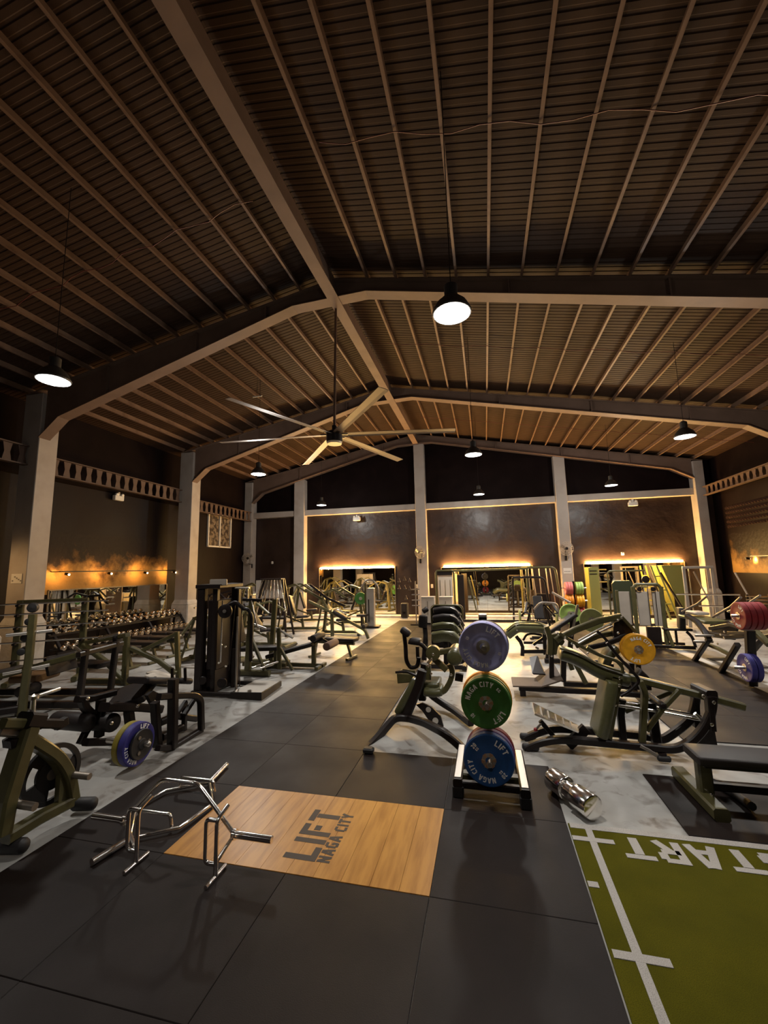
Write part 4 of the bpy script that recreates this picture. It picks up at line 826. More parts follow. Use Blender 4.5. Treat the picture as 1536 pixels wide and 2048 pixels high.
# ---- seat machine with stacked olive pads and black shell
m = LM('glute_kickback_machine', 'machine with rounded black shell and stacked olive pads beside the aisle', 'gym machine', (-.9, 9.5, 0), 0)
b = B(); pr = rrect(.74, .95, .1); b.prism([(x, .16, z+.78) for x, z in pr], (0, .1, 0)); m._b(b, 'shell', BLACKPAD, True); m.tube('shell_rim', OLIVE, [(-.34, .1, .7), (-.34, .1, 1.18), (-.26, .1, 1.25), (.26, .1, 1.25), (.34, .1, 1.18), (.34, .1, .7)], .02, .05)
for i, (z, y, mt) in enumerate(((1.13, .0, BLACKPAD), (.98, -.12, BLACKPAD), (.82, -.26, OLIVEPAD), (.62, -.42, OLIVEPAD))): m.pad('stacked_pad', mt, [(-.28, y, z), (-.05, y, z+.04), (.15, y, z+.03), (.3, y-.04, z-.12)], .16, .14+.03*(i > 2)*3, (0, 0, 1)); m.tube('pad_bow', OLIVE if i > 1 else DULL, [(.1, y-.07, z+.08), (.24, y-.08, z+.03), (.4, y-.1, z-.3)], .016, .06)
m.bar('base_beam', BLACK, [(-.38, -.6, .05), (-.38, .3, .05)], .1, .08, mx=True); m.bar('upright', BLACK, [(-.3, .22, .05), (-.3, .22, .9)], .09, .08, mx=True); m.bar('cross_beam', BLACK, [(-.4, -.55, .06), (.4, -.55, .06)], .08, .08); m.bar('pad_post', BLACK, [(0, -.4, .06), (0, -.3, .6)], .1, .1)
m.bar('seat_arm', BLACK, [(-.5, .0, .95), (-.46, -.1, .55), (-.5, -.2, .1)], .1, .08, .1); m.pad('thigh_pad', BLACKPAD, [(-.52, -.1, .78), (-.5, -.1, 1.05)], .2, .12, (0, 1, 0)); m.roll('head_roll', BLACKPAD, (-.52, 0, 1.12), (-.42, .05, 1.18), .06)
# ---- speaker, storage boxes, bar stand
t = thing('loudspeaker', 'black loudspeaker box with pale edge standing by the first mirror', 'speaker', (-3.4, 17.6, 0)); B().box((-3.4, 17.6, .33), (.3, .3, .62), ch=.03).build('cabinet', RUBBER, t)
B().box((-3.4, 17.44, .33), (.25, .02, .56), ch=.008).build('grille', BLACKPAD, t); B().lathe((-3.4, 17.43, .25), (0, -1, 0), [(.09, 0), (.09, .006), (.03, .0)], 20).build('cone', BLACK, t); B().box((-3.4, 17.6, .012), (.32, .32, .024)).build('foot', WHITE, t)
for x, lab in ((-2.17, 'cream storage box on legs next to the ridge column'), (-1.5, 'cream storage box in front of the crossover tower')):
    t = thing('storage_box', lab, 'box', (x, 16.0, 0), 'cream storage boxes'); B().box((x, 16.0, .52), (.5, .4, .94), ch=.01).build('body', CREAM, t); B().box((x, 16.0, 1.0), (.53, .43, .02), ch=.004).build('lid', PLASTER, t); B().box((x, 16.0, .025), (.46, .36, .05)).build('plinth', BLACK, t)
    B().box((x, 15.79, .6), (.02, .02, .5), ch=.004).build('door_gap', FRAMEM, t)
t = thing('bar_stand', 'thin steel attachment stand with cross pegs before the ridge column', 'stand', (-2.6, 15.7, 0)); B().tube([(-2.6, 15.7, .03), (-2.6, 15.7, 1.6)], .025, 8).build('pole', DULL, t, True); B().box((-2.6, 15.7, .02), (.4, .4, .04), ch=.01).build('base', BLACK, t)
for z in (1.3, 1.1, .9, .7): B().tube([(-2.75, 15.7, z), (-2.45, 15.7, z)], .02, 8).build('peg', STEEL, t, True)
# ================================================================ machines left of the aisle
# ---- T-bar style row at the left front edge
m = Mach('tbar_row_machine', 'dark olive row machine at the mat edge with an iron grip plate', 'gym machine', (0, 1380, .1757), XP(-3.62, 3.0))
m.bar('base_beam', OLIVE, [(60, 1690), (450, 1450), (800, 1270)], .1, .085, 0)
for a, b_ in (((-60, 1775), (310, 1775)), ((820, 1300), (1100, 1290))):
    p, q = onz(.1757*a[0], 1380+.1757*a[1], .06), onz(.1757*b_[0], 1380+.1757*b_[1], .06); B().capsule(p, q, .055, 14, .04).build('rubber_foot', RUBBER, m.t, True)
m.bar('main_post', OLIVE, [(-10, 1640), (60, 1250), (200, 800), (330, 400), (365, 300)], .15, .11, 0)
m.bar('curved_brace', OLIVE, [(330, 560), (480, 650), (640, 760), (760, 950), (810, 1240)], .13, .09, -.02, None, .2)
m.gusset('knee_plate', OLIVE, [(560, 740), (680, 740), (800, 960), (850, 1240), (640, 1290), (660, 980)], .05, -.02)
m.bar('head_block', BLACK, [(270, 340), (440, 350)], .16, .12, 0); m.tube('chrome_rod', CHROME, [(368, 290), (380, 110)], .02, 0); p = m.P(385, 100, 0); B().lathe(p, (0, 0, 1), [(.0, -.01), (.035, 0), (.035, .025), (.0, .04)], 12).build('rod_cap', BOLT, m.t, True)
for a, b_ in (((30, 380), (280, 385)), ((430, 380), (680, 385))): m.bar('cross_handle', OLIVE if a[0] < 100 else BLACK, [a, b_], .075, .075, 0)
m.bar('handle_end', BLACK, [(690, 340), (700, 420)], .06, .1, 0); m.bar('lower_handle', DULL, [(-20, 450), (240, 480)], .09, .09, -.05); m.bar('handle_bracket', BLACK, [(150, 540), (160, 620)], .12, .1, -.05)
m.tube('weight_peg', DULL, [(795, 960, .0), (1020, 985, .2)], .028); m.tube('weight_peg', DULL, [(140, 1290, .0), (400, 1330, .2)], .03); m.tube('pivot_hub', BLACK, [(620, 980, -.15), (800, 965, .02)], .05)
gp = m.P(600, 960, -.09); grip_plate(gp, (1, -.1, 0), 'black iron grip plate hanging on the row machine at the mat edge', R=.24)
# ---- leg curl with blue and mustard plates
m = Mach('lying_leg_curl', 'black lying leg curl machine loaded with blue and mustard plates', 'gym machine', (120, 1340, .1953), XP(-3.78, 4.6))
m.bar('plate_side_post', BLACK, [(1150, 795), (1160, 90)], .11, .09, 0); m.bar('side_bow', BLACK, [(1010, 275), (1200, 262), (1380, 260), (1440, 300), (1447, 610)], .075, .075, 0, None, .09)
m.bar('floor_rail', BLACK, [(1000, 800), (1160, 790)], .07, .06, 0); m.bar('floor_rail', BLACK, [(1160, 790), (1450, 610)], .07, .06, -.02); m.bar('diagonal_brace', BLACK, [(1190, 460), (1290, 320)], .05, .05, -.05); m.bar('diagonal_brace', BLACK, [(1270, 460), (1370, 310)], .05, .05, -.1)
m.bar('rear_post', BLACK, [(1270, 620), (1280, 330)], .06, .06, -.25); m.bar('cross_rail', BLACK, [(1020, 540), (1180, 470), (1390, 500)], .08, .08, -.3); m.bar('low_rail', BLACK, [(1040, 690), (1250, 590)], .08, .08, -.2)
m.bar('floor_rail', BLACK, [(260, 740), (560, 735), (1000, 790)], .09, .08, -.75); m.bar('front_leg', BLACK, [(200, 760), (260, 640), (330, 540)], .07, .07, -.9); m.bar('front_leg', BLACK, [(400, 680), (420, 300)], .1, .08, -.8)
m.bar('curved_arm', BLACK, [(225, 290), (250, 380), (320, 450), (400, 490)], .09, .08, -.85, None, .1); m.across('roller', BLACKPAD, 180, 528, -1.3, -.75, .1, -.95, .04); m.across('roller', BLACKPAD, 430, 530, -1.1, -.6, .105, -.8, .04)
m.bar('top_arm', BLACK, [(170, 300), (330, 290), (560, 230)], .08, .07, -.85)
q = [m.P(520, 330, -.95), m.P(690, 130, -1.1), m.P(935, 105, -.55), m.P(765, 345, -.45)]; nn = (q[1]-q[0]).cross(q[3]-q[0]).normalized(); nn = nn if nn.z > 0 else -nn
B().pad([(q[0]+q[3])/2-nn*.04, (q[1]+q[2])/2-nn*.04], (q[3]-q[0]).length, .09, nn, .25).build('chest_pad', BLACKPAD, m.t, True)
m.pad('elbow_pad', BLACKPAD, [(790, 105), (1120, 110)], .35, .08, -.5); m.bar('seat_beam', BLACK, [(450, 380), (760, 380), (1010, 400)], .16, .1, -.6); m.bar('mid_post', BLACK, [(700, 400), (720, 560)], .1, .1, -.6); m.bar('mid_post', BLACK, [(970, 330), (1000, 780)], .1, .08, -.2)
m.gusset('cam_plate', BLACK, [(880, 260), (940, 210), (1000, 240), (1010, 330), (930, 360)], .05, -.3); m.across('plate_peg', STEEL, 820, 750, -.5, .08, .03, -.05)
m.tube('handle', BLACK, [(1150, -20), (1150, 80)], .02, -.3); m.tube('handle', BLACK, [(1280, -20), (1285, 110)], .02, -.3); m.pad('handle_grip', BLACKPAD, [(1230, 110), (1340, 115)], .1, .08, -.35)
m.bolts([(285, 292), (965, 325), (795, 370), (530, 545), (1105, 135)], -.25)
pc = m.P(815, 755, -.02); bumper(pc, (1, 0, 0), 'violet', 'blue lettered bumper plate on the leg curl machine', R=.222, th=.08, texts=[('LIFT', 20, .048, .8), ('NAGA CITY', 235, .042, .8)], hub='dark', group='bumper plates on machines'); bumper(pc+V((-.085, 0, 0)), (1, 0, 0), 'mustard', 'mustard bumper plate behind the blue one on the leg curl', R=.222, th=.07, group='bumper plates on machines')
t = thing('small_plate', 'small black iron plate on the outside of the blue plate', 'weight plate', pc, 'iron grip plates'); B().lathe(pc+V((.045, 0, 0)), (1, 0, 0), [(.028, -.035), (.15, -.035), (.155, -.02), (.15, -.005), (.12, -.01), (.06, -.01), (.05, 0), (.028, 0)], 32).build('iron_body', RUBBER, t, True)
for k in range(3): a = 2*math.pi/3*k; B().lathe(pc+V((.04, .09*math.cos(a), .09*math.sin(a))), (1, 0, 0), [(.02, -.002), (.02, .004), (.012, .004)], 10).build('bolt', DULL, t)
# ---- cable column with diamond plate floor
m = LM('cable_column', 'tall black dual cable column with diamond plate standing platform', 'gym machine', (-4.55, 6.85, 0))
m.bar('floor_frame', BLACK, [(-.5, -.34, .04), (.84, -.34, .04)], .06, .07); m.bar('floor_frame', BLACK, [(-.3, .38, .04), (.78, .38, .04)], .06, .07); m.bar('floor_frame', BLACK, [(-.4, -.34, .04), (-.1, .38, .04)], .06, .07)
q = [(.28, -.37, .06), (.84, -.37, .06), (.78, .4, .06), (.28, .4, .06)]; b = B(); b.prism(q, (0, 0, .03)); m._b(b, 'diamond_plate', STEEL)
m.bar('frame_rim', BLACK, [(.28, -.37, .05), (.85, -.37, .05), (.79, .42, .05)], .03, .09)
for x, y in ((-.42, -.26), (-.1, .3)): m.bar('column', BLACK, [(x, y, .03), (x, y, 1.84)], .16, .12)
m.bar('column', BLACK, [(-.18, -.2, .03), (-.18, -.2, 1.8)], .1, .1); m.box('top_cap', BLACK, (-.26, .02, 1.85), (.5, .74, .07)); m.box('header_panel', GREYPANEL, (-.1, -.26, 1.92), (.34, .05, .11)); m.box('weight_shroud', BLACK, (-.22, .02, 1.0), (.2, .5, 1.2))
m.box('weight_stack', BLACK, (-.26, .02, .28), (.22, .44, .5))
m.tube('guide_rod', CHROME, [(.02, -.3, .55), (.02, -.3, 1.6)], .014); m.tube('guide_rod', DULL, [(.2, -.1, .05), (.2, -.1, .6), (.2, -.1, 1.3)], .02); m.tube('cable', BLACK, [(.12, -.2, .4), (.14, -.1, 1.5)], .008); m.tube('cable', BLACK, [(.24, -.05, .1), (.24, -.05, 1.75)], .008)
m.bar('trolley', BLACK, [(.15, -.1, .1), (.15, -.1, .75)], .06, .06); m.disc('pulley', BLACK, (.08, -.3, 1.42), (.3, -1, 0), .12, .05); m.disc('pulley_boss', STEEL, (.085, -.33, 1.42), (.3, -1, 0), .03, .03); m.disc('pulley', BLACK, (.06, -.3, .22), (.3, -1, 0), .08, .05); m.disc('pulley', BLACK, (-.3, -.33, .25), (.3, -1, 0), .07, .05)
m.tube('cable_arm', BLACK, [(.06, -.24, 1.5), (.2, -.2, 1.58), (.32, -.12, 1.45)], .035, .08); m.tube('grab_bow', BLACK, [(.36, .1, .5), (.36, .1, 1.3), (.28, .1, 1.42), (.15, .1, 1.42)], .03, .1); m.tube('top_handle', STEEL, [(.0, .1, 1.8), (.3, .1, 1.8)], .018); m.tube('top_handle', STEEL, [(.26, .1, 1.6), (.26, .1, 1.8)], .018)
for x, z in ((.04, .85), (.12, .82), (.0, .55), (.14, .5)): m.disc('bolt', BOLT, (x, -.32, z), (0, -1, 0), .02, .02, 10)
# ---- olive bench press rack and the benches along the aisle
m = LM('bench_press_rack', 'olive bench press station with slanted uprights behind the cable column', 'gym machine', (-4.75, 7.95, 0))
m.bar('floor_beam', OLIVE, [(-.55, -.05, .05), (.4, -.02, .05)], .12, .1); m.bar('upright', OLIVE, [(-.1, -.02, .06), (-.05, .02, 1.5)], .12, .1); m.bar('brace', OLIVE, [(.3, -.02, .08), (-.05, 0, .75)], .07, .06); m.bar('upright', OLIVE, [(-.1, .95, .06), (-.05, 1.0, 1.45)], .11, .09); m.bar('floor_beam', OLIVE, [(-.55, .95, .05), (.35, .95, .05)], .11, .1)
m.tube('bar_catch', STEEL, [(-.02, 0, 1.02), (.3, 0, .92)], .022); m.tube('bar_catch', STEEL, [(.35, .3, .9), (.75, .3, .7)], .025); m.bar('catch_post', OLIVE, [(.45, .3, .06), (.42, .3, .9)], .08, .07); m.bar('catch_brace', OLIVE, [(.75, .3, .05), (.45, .3, .5)], .06, .06); m.tube('rail', CHROME, [(-.03, -.05, 1.5), (.12, -.05, .95)], .015)
m.pad('bench_pad', BLACKPAD, [(-.55, .45, .42), (.35, .5, .46)], .32, .09); m.bar('bench_leg', OLIVE, [(.25, .5, .03), (.25, .5, .4)], .07, .07); m.bar('spine', OLIVE, [(-.5, .45, .1), (.5, .5, .1)], .08, .08)
for k in range(4): m.tube('storage_peg', BOLT, [(.05+.1*k, -.12, .16+.05*(k % 2)), (.22+.1*k, .1, .2+.05*(k % 2))], .018)
m.pad('back_pad', BLACKPAD, [(-.4, .2, .6), (-.55, .2, 1.3)], .3, .09, (1, 0, 0)); m.bar('bar_beam', BLACK, [(-.3, -.05, 1.52), (.2, .0, 1.5)], .06, .06)
m = LM('decline_bench', 'long dark decline bench with foam rollers at the aisle edge', 'bench', (-4.05, 8.72, 0))
m.pad('pad', BLACKPAD, [(-.75, -.05, .22), (-.3, -.05, .34), (.35, -.05, .52)], .3, .09); m.bar('post', OLIVE, [(.32, 0, .05), (.32, 0, .62)], .09, .08); m.bar('floor_beam', OLIVE, [(-.75, 0, .05), (.52, 0, .05)], .09, .08); m.bar('front_foot', OLIVE, [(-.7, -.25, .04), (-.7, .25, .04)], .08, .07); m.bar('rear_foot', OLIVE, [(.48, -.25, .04), (.48, .25, .04)], .08, .07)
m.bar('roller_post', BLACK, [(.35, 0, .55), (.55, 0, .62)], .07, .06); m.roll('foam_roller', BLACKPAD, (.42, -.3, .66), (.42, .25, .66), .075); m.roll('foam_roller', pmat('worn_foam', (.12, .06, .035), .7), (.72, -.28, .5), (.72, .28, .5), .085); m.bar('roller_arm', BLACK, [(.5, 0, .62), (.72, 0, .5)], .05, .05)
for y in (-.12, .1): m.disc('bolt', BOLT, (.4, -.06, .56+y), (0, -1, 0), .022, .02, 10)
flat_bench('black flat bench with splayed olive legs at the aisle edge', (-3.85, 9.8, 0), -100, L=1.3, group='black gym benches')
lever_press('olive incline press nearest the aisle edge, long beam sloping to the floor', (-4.75, 13.35, 0), -90, high=1.35, tilt=.5)
m = LM('lever_row_machine', 'olive row machine with long sloping beam reaching the mat', 'gym machine', (-4.3, 12.2, 0))
m.bar('sloping_beam', OLIVE, [(-1.1, 0, 1.15), (-.2, 0, .75), (.72, 0, .3), (.82, 0, .05)], .1, .08, .1); m.bar('floor_beam', OLIVE, [(-.9, .1, .05), (.5, .1, .05)], .08, .08); m.bar('post', OLIVE, [(-.35, .1, .05), (-.35, .05, .85)], .1, .08); m.bar('upper_arm', BLACK, [(-1.0, -.1, 1.65), (-.5, 0, 1.25), (.1, .0, 1.0)], .08, .07)
m.bar('upper_arm', OLIVE, [(-1.25, .1, 1.5), (-.7, .1, 1.2), (-.45, .05, .85)], .08, .07); m.pad('chest_pad', BLACKPAD, [(-.25, 0, .85), (.15, 0, .62)], .3, .09); m.tube('weight_peg', CHROME, [(-.25, -.4, .9), (-.25, .4, .9)], .024); m.roll('grip', CHROME, (-.05, -.3, .92), (.25, -.3, .82), .025); m.box('foot_plate', STEEL, (.5, .25, .2), (.3, .5, .03), ry=.5)
m.roll('foam_roller', BLACKPAD, (.72, -.2, .42), (.72, .2, .42), .06)
lever_press('olive shoulder press in the second row beside the sloping row machine', (-6.5, 14.0, 0), -80, high=1.5, tilt=.2)
lever_press('olive press loaded with a green plate before the first mirror', (-5.35, 15.75, 0), 100, high=1.35, tilt=.25, plates=[(-1, 'green', 'green bumper plate on the press before the first mirror')])
m = LM('selectorized_pulldown', 'tall pale shroud pulldown tower at the end of the left machine row', 'gym machine', (-4.15, 14.95, 0), 5)
m.box('shroud', GREYPANEL, (0, 0, .72), (.28, .3, 1.36)); m.box('base', BLACK, (.05, -.05, .03), (.55, .5, .06)); m.tube('arm_bow', DULL, [(-.4, -.1, 1.3), (-.15, -.1, 1.7), (.1, -.1, 1.7), (.3, -.1, 1.45), (.32, -.1, 1.0)], .03, .1); m.bar('rear_post', OLIVE, [(-.22, .12, .03), (-.22, .12, 1.6)], .07, .07); m.box('stack_slot', BLACK, (-.05, -.16, .6), (.03, .02, .8), 0)
m.pad('seat', BLACKPAD, [(-.45, -.25, .45), (-.1, -.3, .45)], .3, .08); m.bar('seat_leg', BLACK, [(-.3, -.27, .03), (-.3, -.27, .4)], .06, .06)
lever_press('olive decline press in the middle of the left block', (-6.1, 10.9, 0), -90, high=1.1, tilt=.45)
lever_press('olive pec machine beside the dark corner column', (-8.3, 14.3, 0), -90, high=1.55, tilt=.1)
lever_press('olive high row machine under the far lamp', (-7.2, 16.4, 0), -75, high=1.4, tilt=.2)
lever_press('olive seated dip machine behind the bench press station', (-6.4, 9.1, 0), -90, high=1.0, tilt=.15)
lever_press('black framed pullover machine between the benches and the hanging bar rack', (-8.35, 12.3, 0), -90, high=1.35, tilt=.3, col=BLACK, name='pullover_machine')
lever_press('black framed lateral raise machine in the dark corner bay', (-9.7, 15.4, 0), -70, high=1.2, tilt=.2, col=BLACK, name='lateral_raise_machine')
m = LM('attachment_rack', 'pyramid rack with slanted chrome bars hanging from a top plate', 'rack', (-6.8, 12.5, 0))
m.box('top_plate', BLACK, (0, 0, 1.84), (.75, .3, .05)); m.box('back_panel', GREYPANEL, (-.2, .16, 1.5), (1.0, .03, .6))
for k in range(7): x = -.3+.1*k; m.tube('hanging_bar', CHROME, [(x, -.08, 1.82), (x*2.1, -.25, .75)], .016)
for s in (-1, 1): m.bar('leg', BLACK, [(s*.36, 0, 1.82), (s*.6, -.2, .03)], .06, .06); m.bar('leg', BLACK, [(s*.36, .1, 1.82), (s*.6, .35, .03)], .06, .06)
m.bar('cross_rail', BLACK, [(-.5, -.15, .6), (.5, -.15, .6)], .06, .06)
# ---- second row: low olive machines between the leg curl and the dumbbells
m = LM('olive_row_station', 'low olive row station with triangular frame behind the leg curl', 'gym machine', (-6.6, 6.95, 0), 0)
m.bar('upright', OLIVE, [(-.1, -.2, .03), (-.12, -.2, .92)], .11, .09); m.bar('diagonal', OLIVE, [(-1.25, -.1, .72), (-.6, -.15, .42), (-.1, -.2, .12)], .1, .08); m.bar('top_beam', OLIVE, [(-1.3, 0, .75), (-.5, -.1, .88), (-.1, -.2, .95)], .09, .08); m.bar('diagonal', OLIVE, [(-.05, -.15, .7), (.45, .0, .45), (.75, .1, .2)], .1, .08)
m.bar('rear_upright', OLIVE, [(.75, .2, .03), (.62, .25, .95)], .09, .08); m.bar('rear_beam', OLIVE, [(.05, -.1, .6), (.62, .25, .92)], .08, .07); m.tube('weight_peg', CHROME, [(-.6, -.35, .9), (-.2, -.3, 1.0)], .028); m.tube('weight_peg', STEEL, [(-1.15, -.35, .72), (-.9, -.4, .62)], .03); m.pad('seat_pad', BLACKPAD, [(-.9, -.4, .45), (-.3, -.45, .45)], .35, .09)
m.bar('floor_beam', OLIVE, [(-1.2, -.15, .05), (.8, .15, .05)], .1, .09); m.box('foot_board', PLASTER, (.5, .05, .12), (.55, .3, .03), ry=.25); m.box('foot_board', PLASTER, (.2, .35, .1), (.5, .25, .03), ry=.2); m.pad('chest_pad', BLACKPAD, [(-.35, -.1, .6), (-.4, -.1, .95)], .28, .09, (1, 0, 0))
m = LM('low_leg_machine', 'low dark leg machine with pegs in the corner behind the plate stand', 'gym machine', (-7.5, 5.75, 0), 10)
for y in (-.35, .35): m.bar('floor_rail', BLACK, [(-1.4, y, .06), (1.2, y, .06)], .1, .1)
m.bar('sled_rail', OLIVE, [(-1.3, -.3, .25), (1.1, -.3, .85)], .1, .09); m.bar('sled_rail', OLIVE, [(-1.3, .3, .25), (1.1, .3, .85)], .1, .09); m.box('sled_plate', BLACK, (.4, 0, .62), (.05, .6, .3), ry=-.3); m.pad('back_pad', BLACKPAD, [(-1.2, 0, .35), (-.5, 0, .5)], .5, .12); m.pad('seat_pad', pmat('tan_pad', (.16, .08, .03), .5), [(-.3, 0, .4), (.2, 0, .42)], .5, .12)
m.bar('cross_tube', BLACK, [(1.1, -.5, .85), (1.1, .5, .85)], .08, .08); m.tube('weight_peg', STEEL, [(.7, -.75, .3), (.7, -.35, .3)], .03); m.bar('front_post', BLACK, [(1.05, -.35, .06), (1.1, -.35, .9)], .09, .09); m.bar('front_post', BLACK, [(1.05, .35, .06), (1.1, .35, .9)], .09, .09); m.roll('roller', BLACKPAD, (.2, -.55, .3), (.2, -.2, .3), .08)
# ---- plate stand and barbell rack at the left edge
m = Mach('plate_stand', 'slim olive plate stand with empty chrome pegs at the left edge', 'plate rack', (0, 1180, .14656), Plane((-6.9, 5.25, 0), (-6.2, 5.9, 0)))
m.bar('post', OLIVE, [(290, 1760), (330, 1400), (400, 900), (450, 330)], .13, .1, 0); m.bar('back_leg', GREYPANEL, [(240, 1760), (300, 1450)], .08, .08, -.1)
p = m.P(450, 240, 0); B().lathe(p, m.pl.n, [(.0, -.07), (.06, -.06), (.08, 0), (.06, .06), (.0, .07)], 16).build('top_ball', RUBBER, m.t, True)
for a, b_ in (((500, 575), (715, 550)), ((440, 1070), (680, 1020))): m.tube('peg', STEEL, [a, b_], .028, -.05)
for a, b_ in (((85, 620), (370, 590)), ((40, 1150), (300, 1100))): m.tube('peg', STEEL, [a, b_], .028, .1)
for y in (430, 650, 840): m.across('bar_holder', RUBBER, 400-(y-430)*.25, y, -.2, .06, .055, 0)
m.bar('base_beam', BLACK, [(-200, 1690), (260, 1620)], .1, .1, .0)
m = LM('barbell_rack', 'dark upright rack holding chrome barbells in front of the dumbbell mirror', 'rack', (-8.75, 6.9, 0), 35)
for x in (-.55, .55): m.bar('post', OLIVE, [(x, 0, .03), (x, 0, 1.6)], .12, .1); m.bar('foot', OLIVE, [(x, -.4, .05), (x, .4, .05)], .1, .09)
for z in (.45, .8, 1.1, 1.35, 1.55):
    m.tube('barbell', CHROME, [(-1.0, -.12, z), (1.0, -.12, z)], .016)
    for x in (-.55, .55): m.bar('cradle', BLACK, [(x, 0, z-.04), (x, -.18, z-.03)], .05, .04)
m.bar('top_beam', OLIVE, [(-.6, 0, 1.58), (.6, 0, 1.58)], .08, .08); m.bar('low_beam', OLIVE, [(-.6, 0, .3), (.6, 0, .3)], .08, .08)
# ---- utility benches in front of the dumbbell rack
for (x0, x1, y), lab in zip(((-8.86, -7.67, 8.0), (-9.1, -7.6, 8.65), (-9.1, -7.7, 9.37), (-9.1, -7.88, 10.08), (-9.0, -7.9, 10.75)), ('black adjustable bench nearest the viewer in the dumbbell row', 'black adjustable bench second in the dumbbell row', 'black adjustable bench third in the dumbbell row', 'black adjustable bench fourth in the dumbbell row', 'black adjustable bench farthest along the dumbbell row')):
    flat_bench(lab, ((x0+x1)/2-.15, y, 0), -90, .45, .0, x1-x0, group='adjustable benches along the dumbbell rack')
# ---- dumbbell rack with two tiers of dumbbells
m = LM('dumbbell_rack', 'long dark two tier dumbbell rack under the side wall mirror', 'rack', (-10.45, 10.5, 0))
for zz, xx in ((.24, .22), (.64, -.08)):
    for dx in (-.12, .12): m.bar('shelf_rail', BLACK, [(xx+dx, -2.35, zz+.03-dx*.3), (xx+dx, 2.3, zz+.03-dx*.3)], .05, .05)
for y in (-2.2, -.75, .75, 2.2): m.bar('frame_leg', BLACK, [(.42, y, .03), (.3, y, .25), (-.02, y, .68), (-.22, y, .72), (-.28, y, .03)], .07, .06)
DBH = pmat('chrome_dumbbell_head', (.7, .58, .44), .22, 1.)
def hex_dumbbell(loc, r, label):
    t = thing('rack_dumbbell', label, 'dumbbell', loc, 'dumbbells on the rack')
    for s in (-1, 1):
        o = B().lathe((s*.06, 0, 0), (s, 0, 0), [(r*.8, 0), (r, .012), (r, .07), (r*.78, .085), (0, .085)], 12).build('head', DBH, None, True); o.parent = t
    o = B().cyl((-.065, 0, 0), (.065, 0, 0), .016, 8).build('handle', STEEL, None, True); o.parent = t; return t
protos = {}
for tier, zz, xx in ((0, .36, -10.23), (1, .78, -10.53)):
    for i in range(19):
        r = .05+.0012*i+(.012 if tier == 0 else 0); y = 8.32+i*.238; lab = 'chrome dumbbell on the %s tier, %s from the near end' % (('lower', 'upper')[tier], ('first second third fourth fifth sixth seventh eighth ninth tenth eleventh twelfth thirteenth fourteenth fifteenth sixteenth seventeenth eighteenth nineteenth'.split())[i])
        k = (tier, i//7)
        if k not in protos: protos[k] = hex_dumbbell((xx, y, zz), r, lab); o = protos[k]
        else: o = dup(protos[k], (xx, y, zz), None, lab)
        o.rotation_euler = (0, .3, 0)
# ================================================================ things on the walls
t = thing('dumbbell_mirror', 'long low mirror on the side wall above the dumbbell rack', 'mirror', (XL+.03, 10.85, .55))
for i in range(3): B().box((XL+.02, 8.78+1.4*(i+.5), 1.12), (.012, 1.396, 1.15)).build('mirror_panel', MIRROR, t)
for z in (.53, 1.71): B().box((XL+.025, 10.88, z), (.03, 4.26, .03)).build('frame_rail', FRAMEM, t)
for y in (8.76, 13.0): B().box((XL+.025, y, 1.12), (.03, .03, 1.2)).build('frame_post', FRAMEM, t)
t = thing('track_light', 'long black track with four warm spot heads above the dumbbell mirror', 'track light', (XL+.2, 10.8, 2.2))
B().box((XL+.5, 10.8, 2.2), (.035, 4.3, .03), ch=.004).build('track', BLACK, t); 
for y in (8.8, 10.8, 12.8): B().box((XL+.25, y, 2.2), (.5, .03, .02)).build('wall_arm', BLACK, t)
for y in (8.85, 10.15, 11.5, 12.8):
    c = V((XL+.5, y, 2.13)); d = V((-.8, .1, .12)).normalized(); h = B().cyl(c-d*.07, c+d*.06, .038, 12).build('spot_head', BLACK, t, True)
    B().lathe(c+d*.061, d, [(.034, 0), (.034, .004)], 12).build('lens', SPOTM, h)
    o_ = B().lathe(c-d*.072, -d, [(.02, 0), (.026, .006), (.0, .02)], 10).build('rear_glow', SPOTM, h)
    l = bpy.data.lights.new('track_spot_light', 'SPOT'); l.energy = 50; l.color = (1, .55, .18); l.spot_size = math.radians(150); l.spot_blend = 1; l.shadow_soft_size = .04
    o = bpy.data.objects.new('track_spot_light', l); COL.objects.link(o); o.location = c+d*.09; o.rotation_euler = d.to_track_quat('-Z', 'Y').to_euler()
t = thing('track_light', 'short track with two warm heads on the wall before the near column', 'track light', (XL+.3, 5.6, 2.6))
B().box((XL+.4, 5.6, 2.75), (.035, 1.6, .03), ch=.004).build('track', BLACK, t); B().box((XL+.2, 5.6, 2.75), (.4, .03, .02)).build('wall_arm', BLACK, t)
for y in (5.1, 6.1):
    c = V((XL+.4, y, 2.67)); d = V((.25, .8, -.5)).normalized(); h = B().cyl(c-d*.07, c+d*.06, .038, 12).build('spot_head', BLACK, t, True); B().lathe(c+d*.061, d, [(.034, 0), (.034, .004)], 12).build('lens', SPOTM, h)
    l = bpy.data.lights.new('track_spot_light', 'SPOT'); l.energy = 45; l.color = (1, .6, .25); l.spot_size = math.radians(100); l.spot_blend = 1; l.shadow_soft_size = .04
    o = bpy.data.objects.new('track_spot_light', l); COL.objects.link(o); o.location = c+d*.09; o.rotation_euler = d.to_track_quat('-Z', 'Y').to_euler()
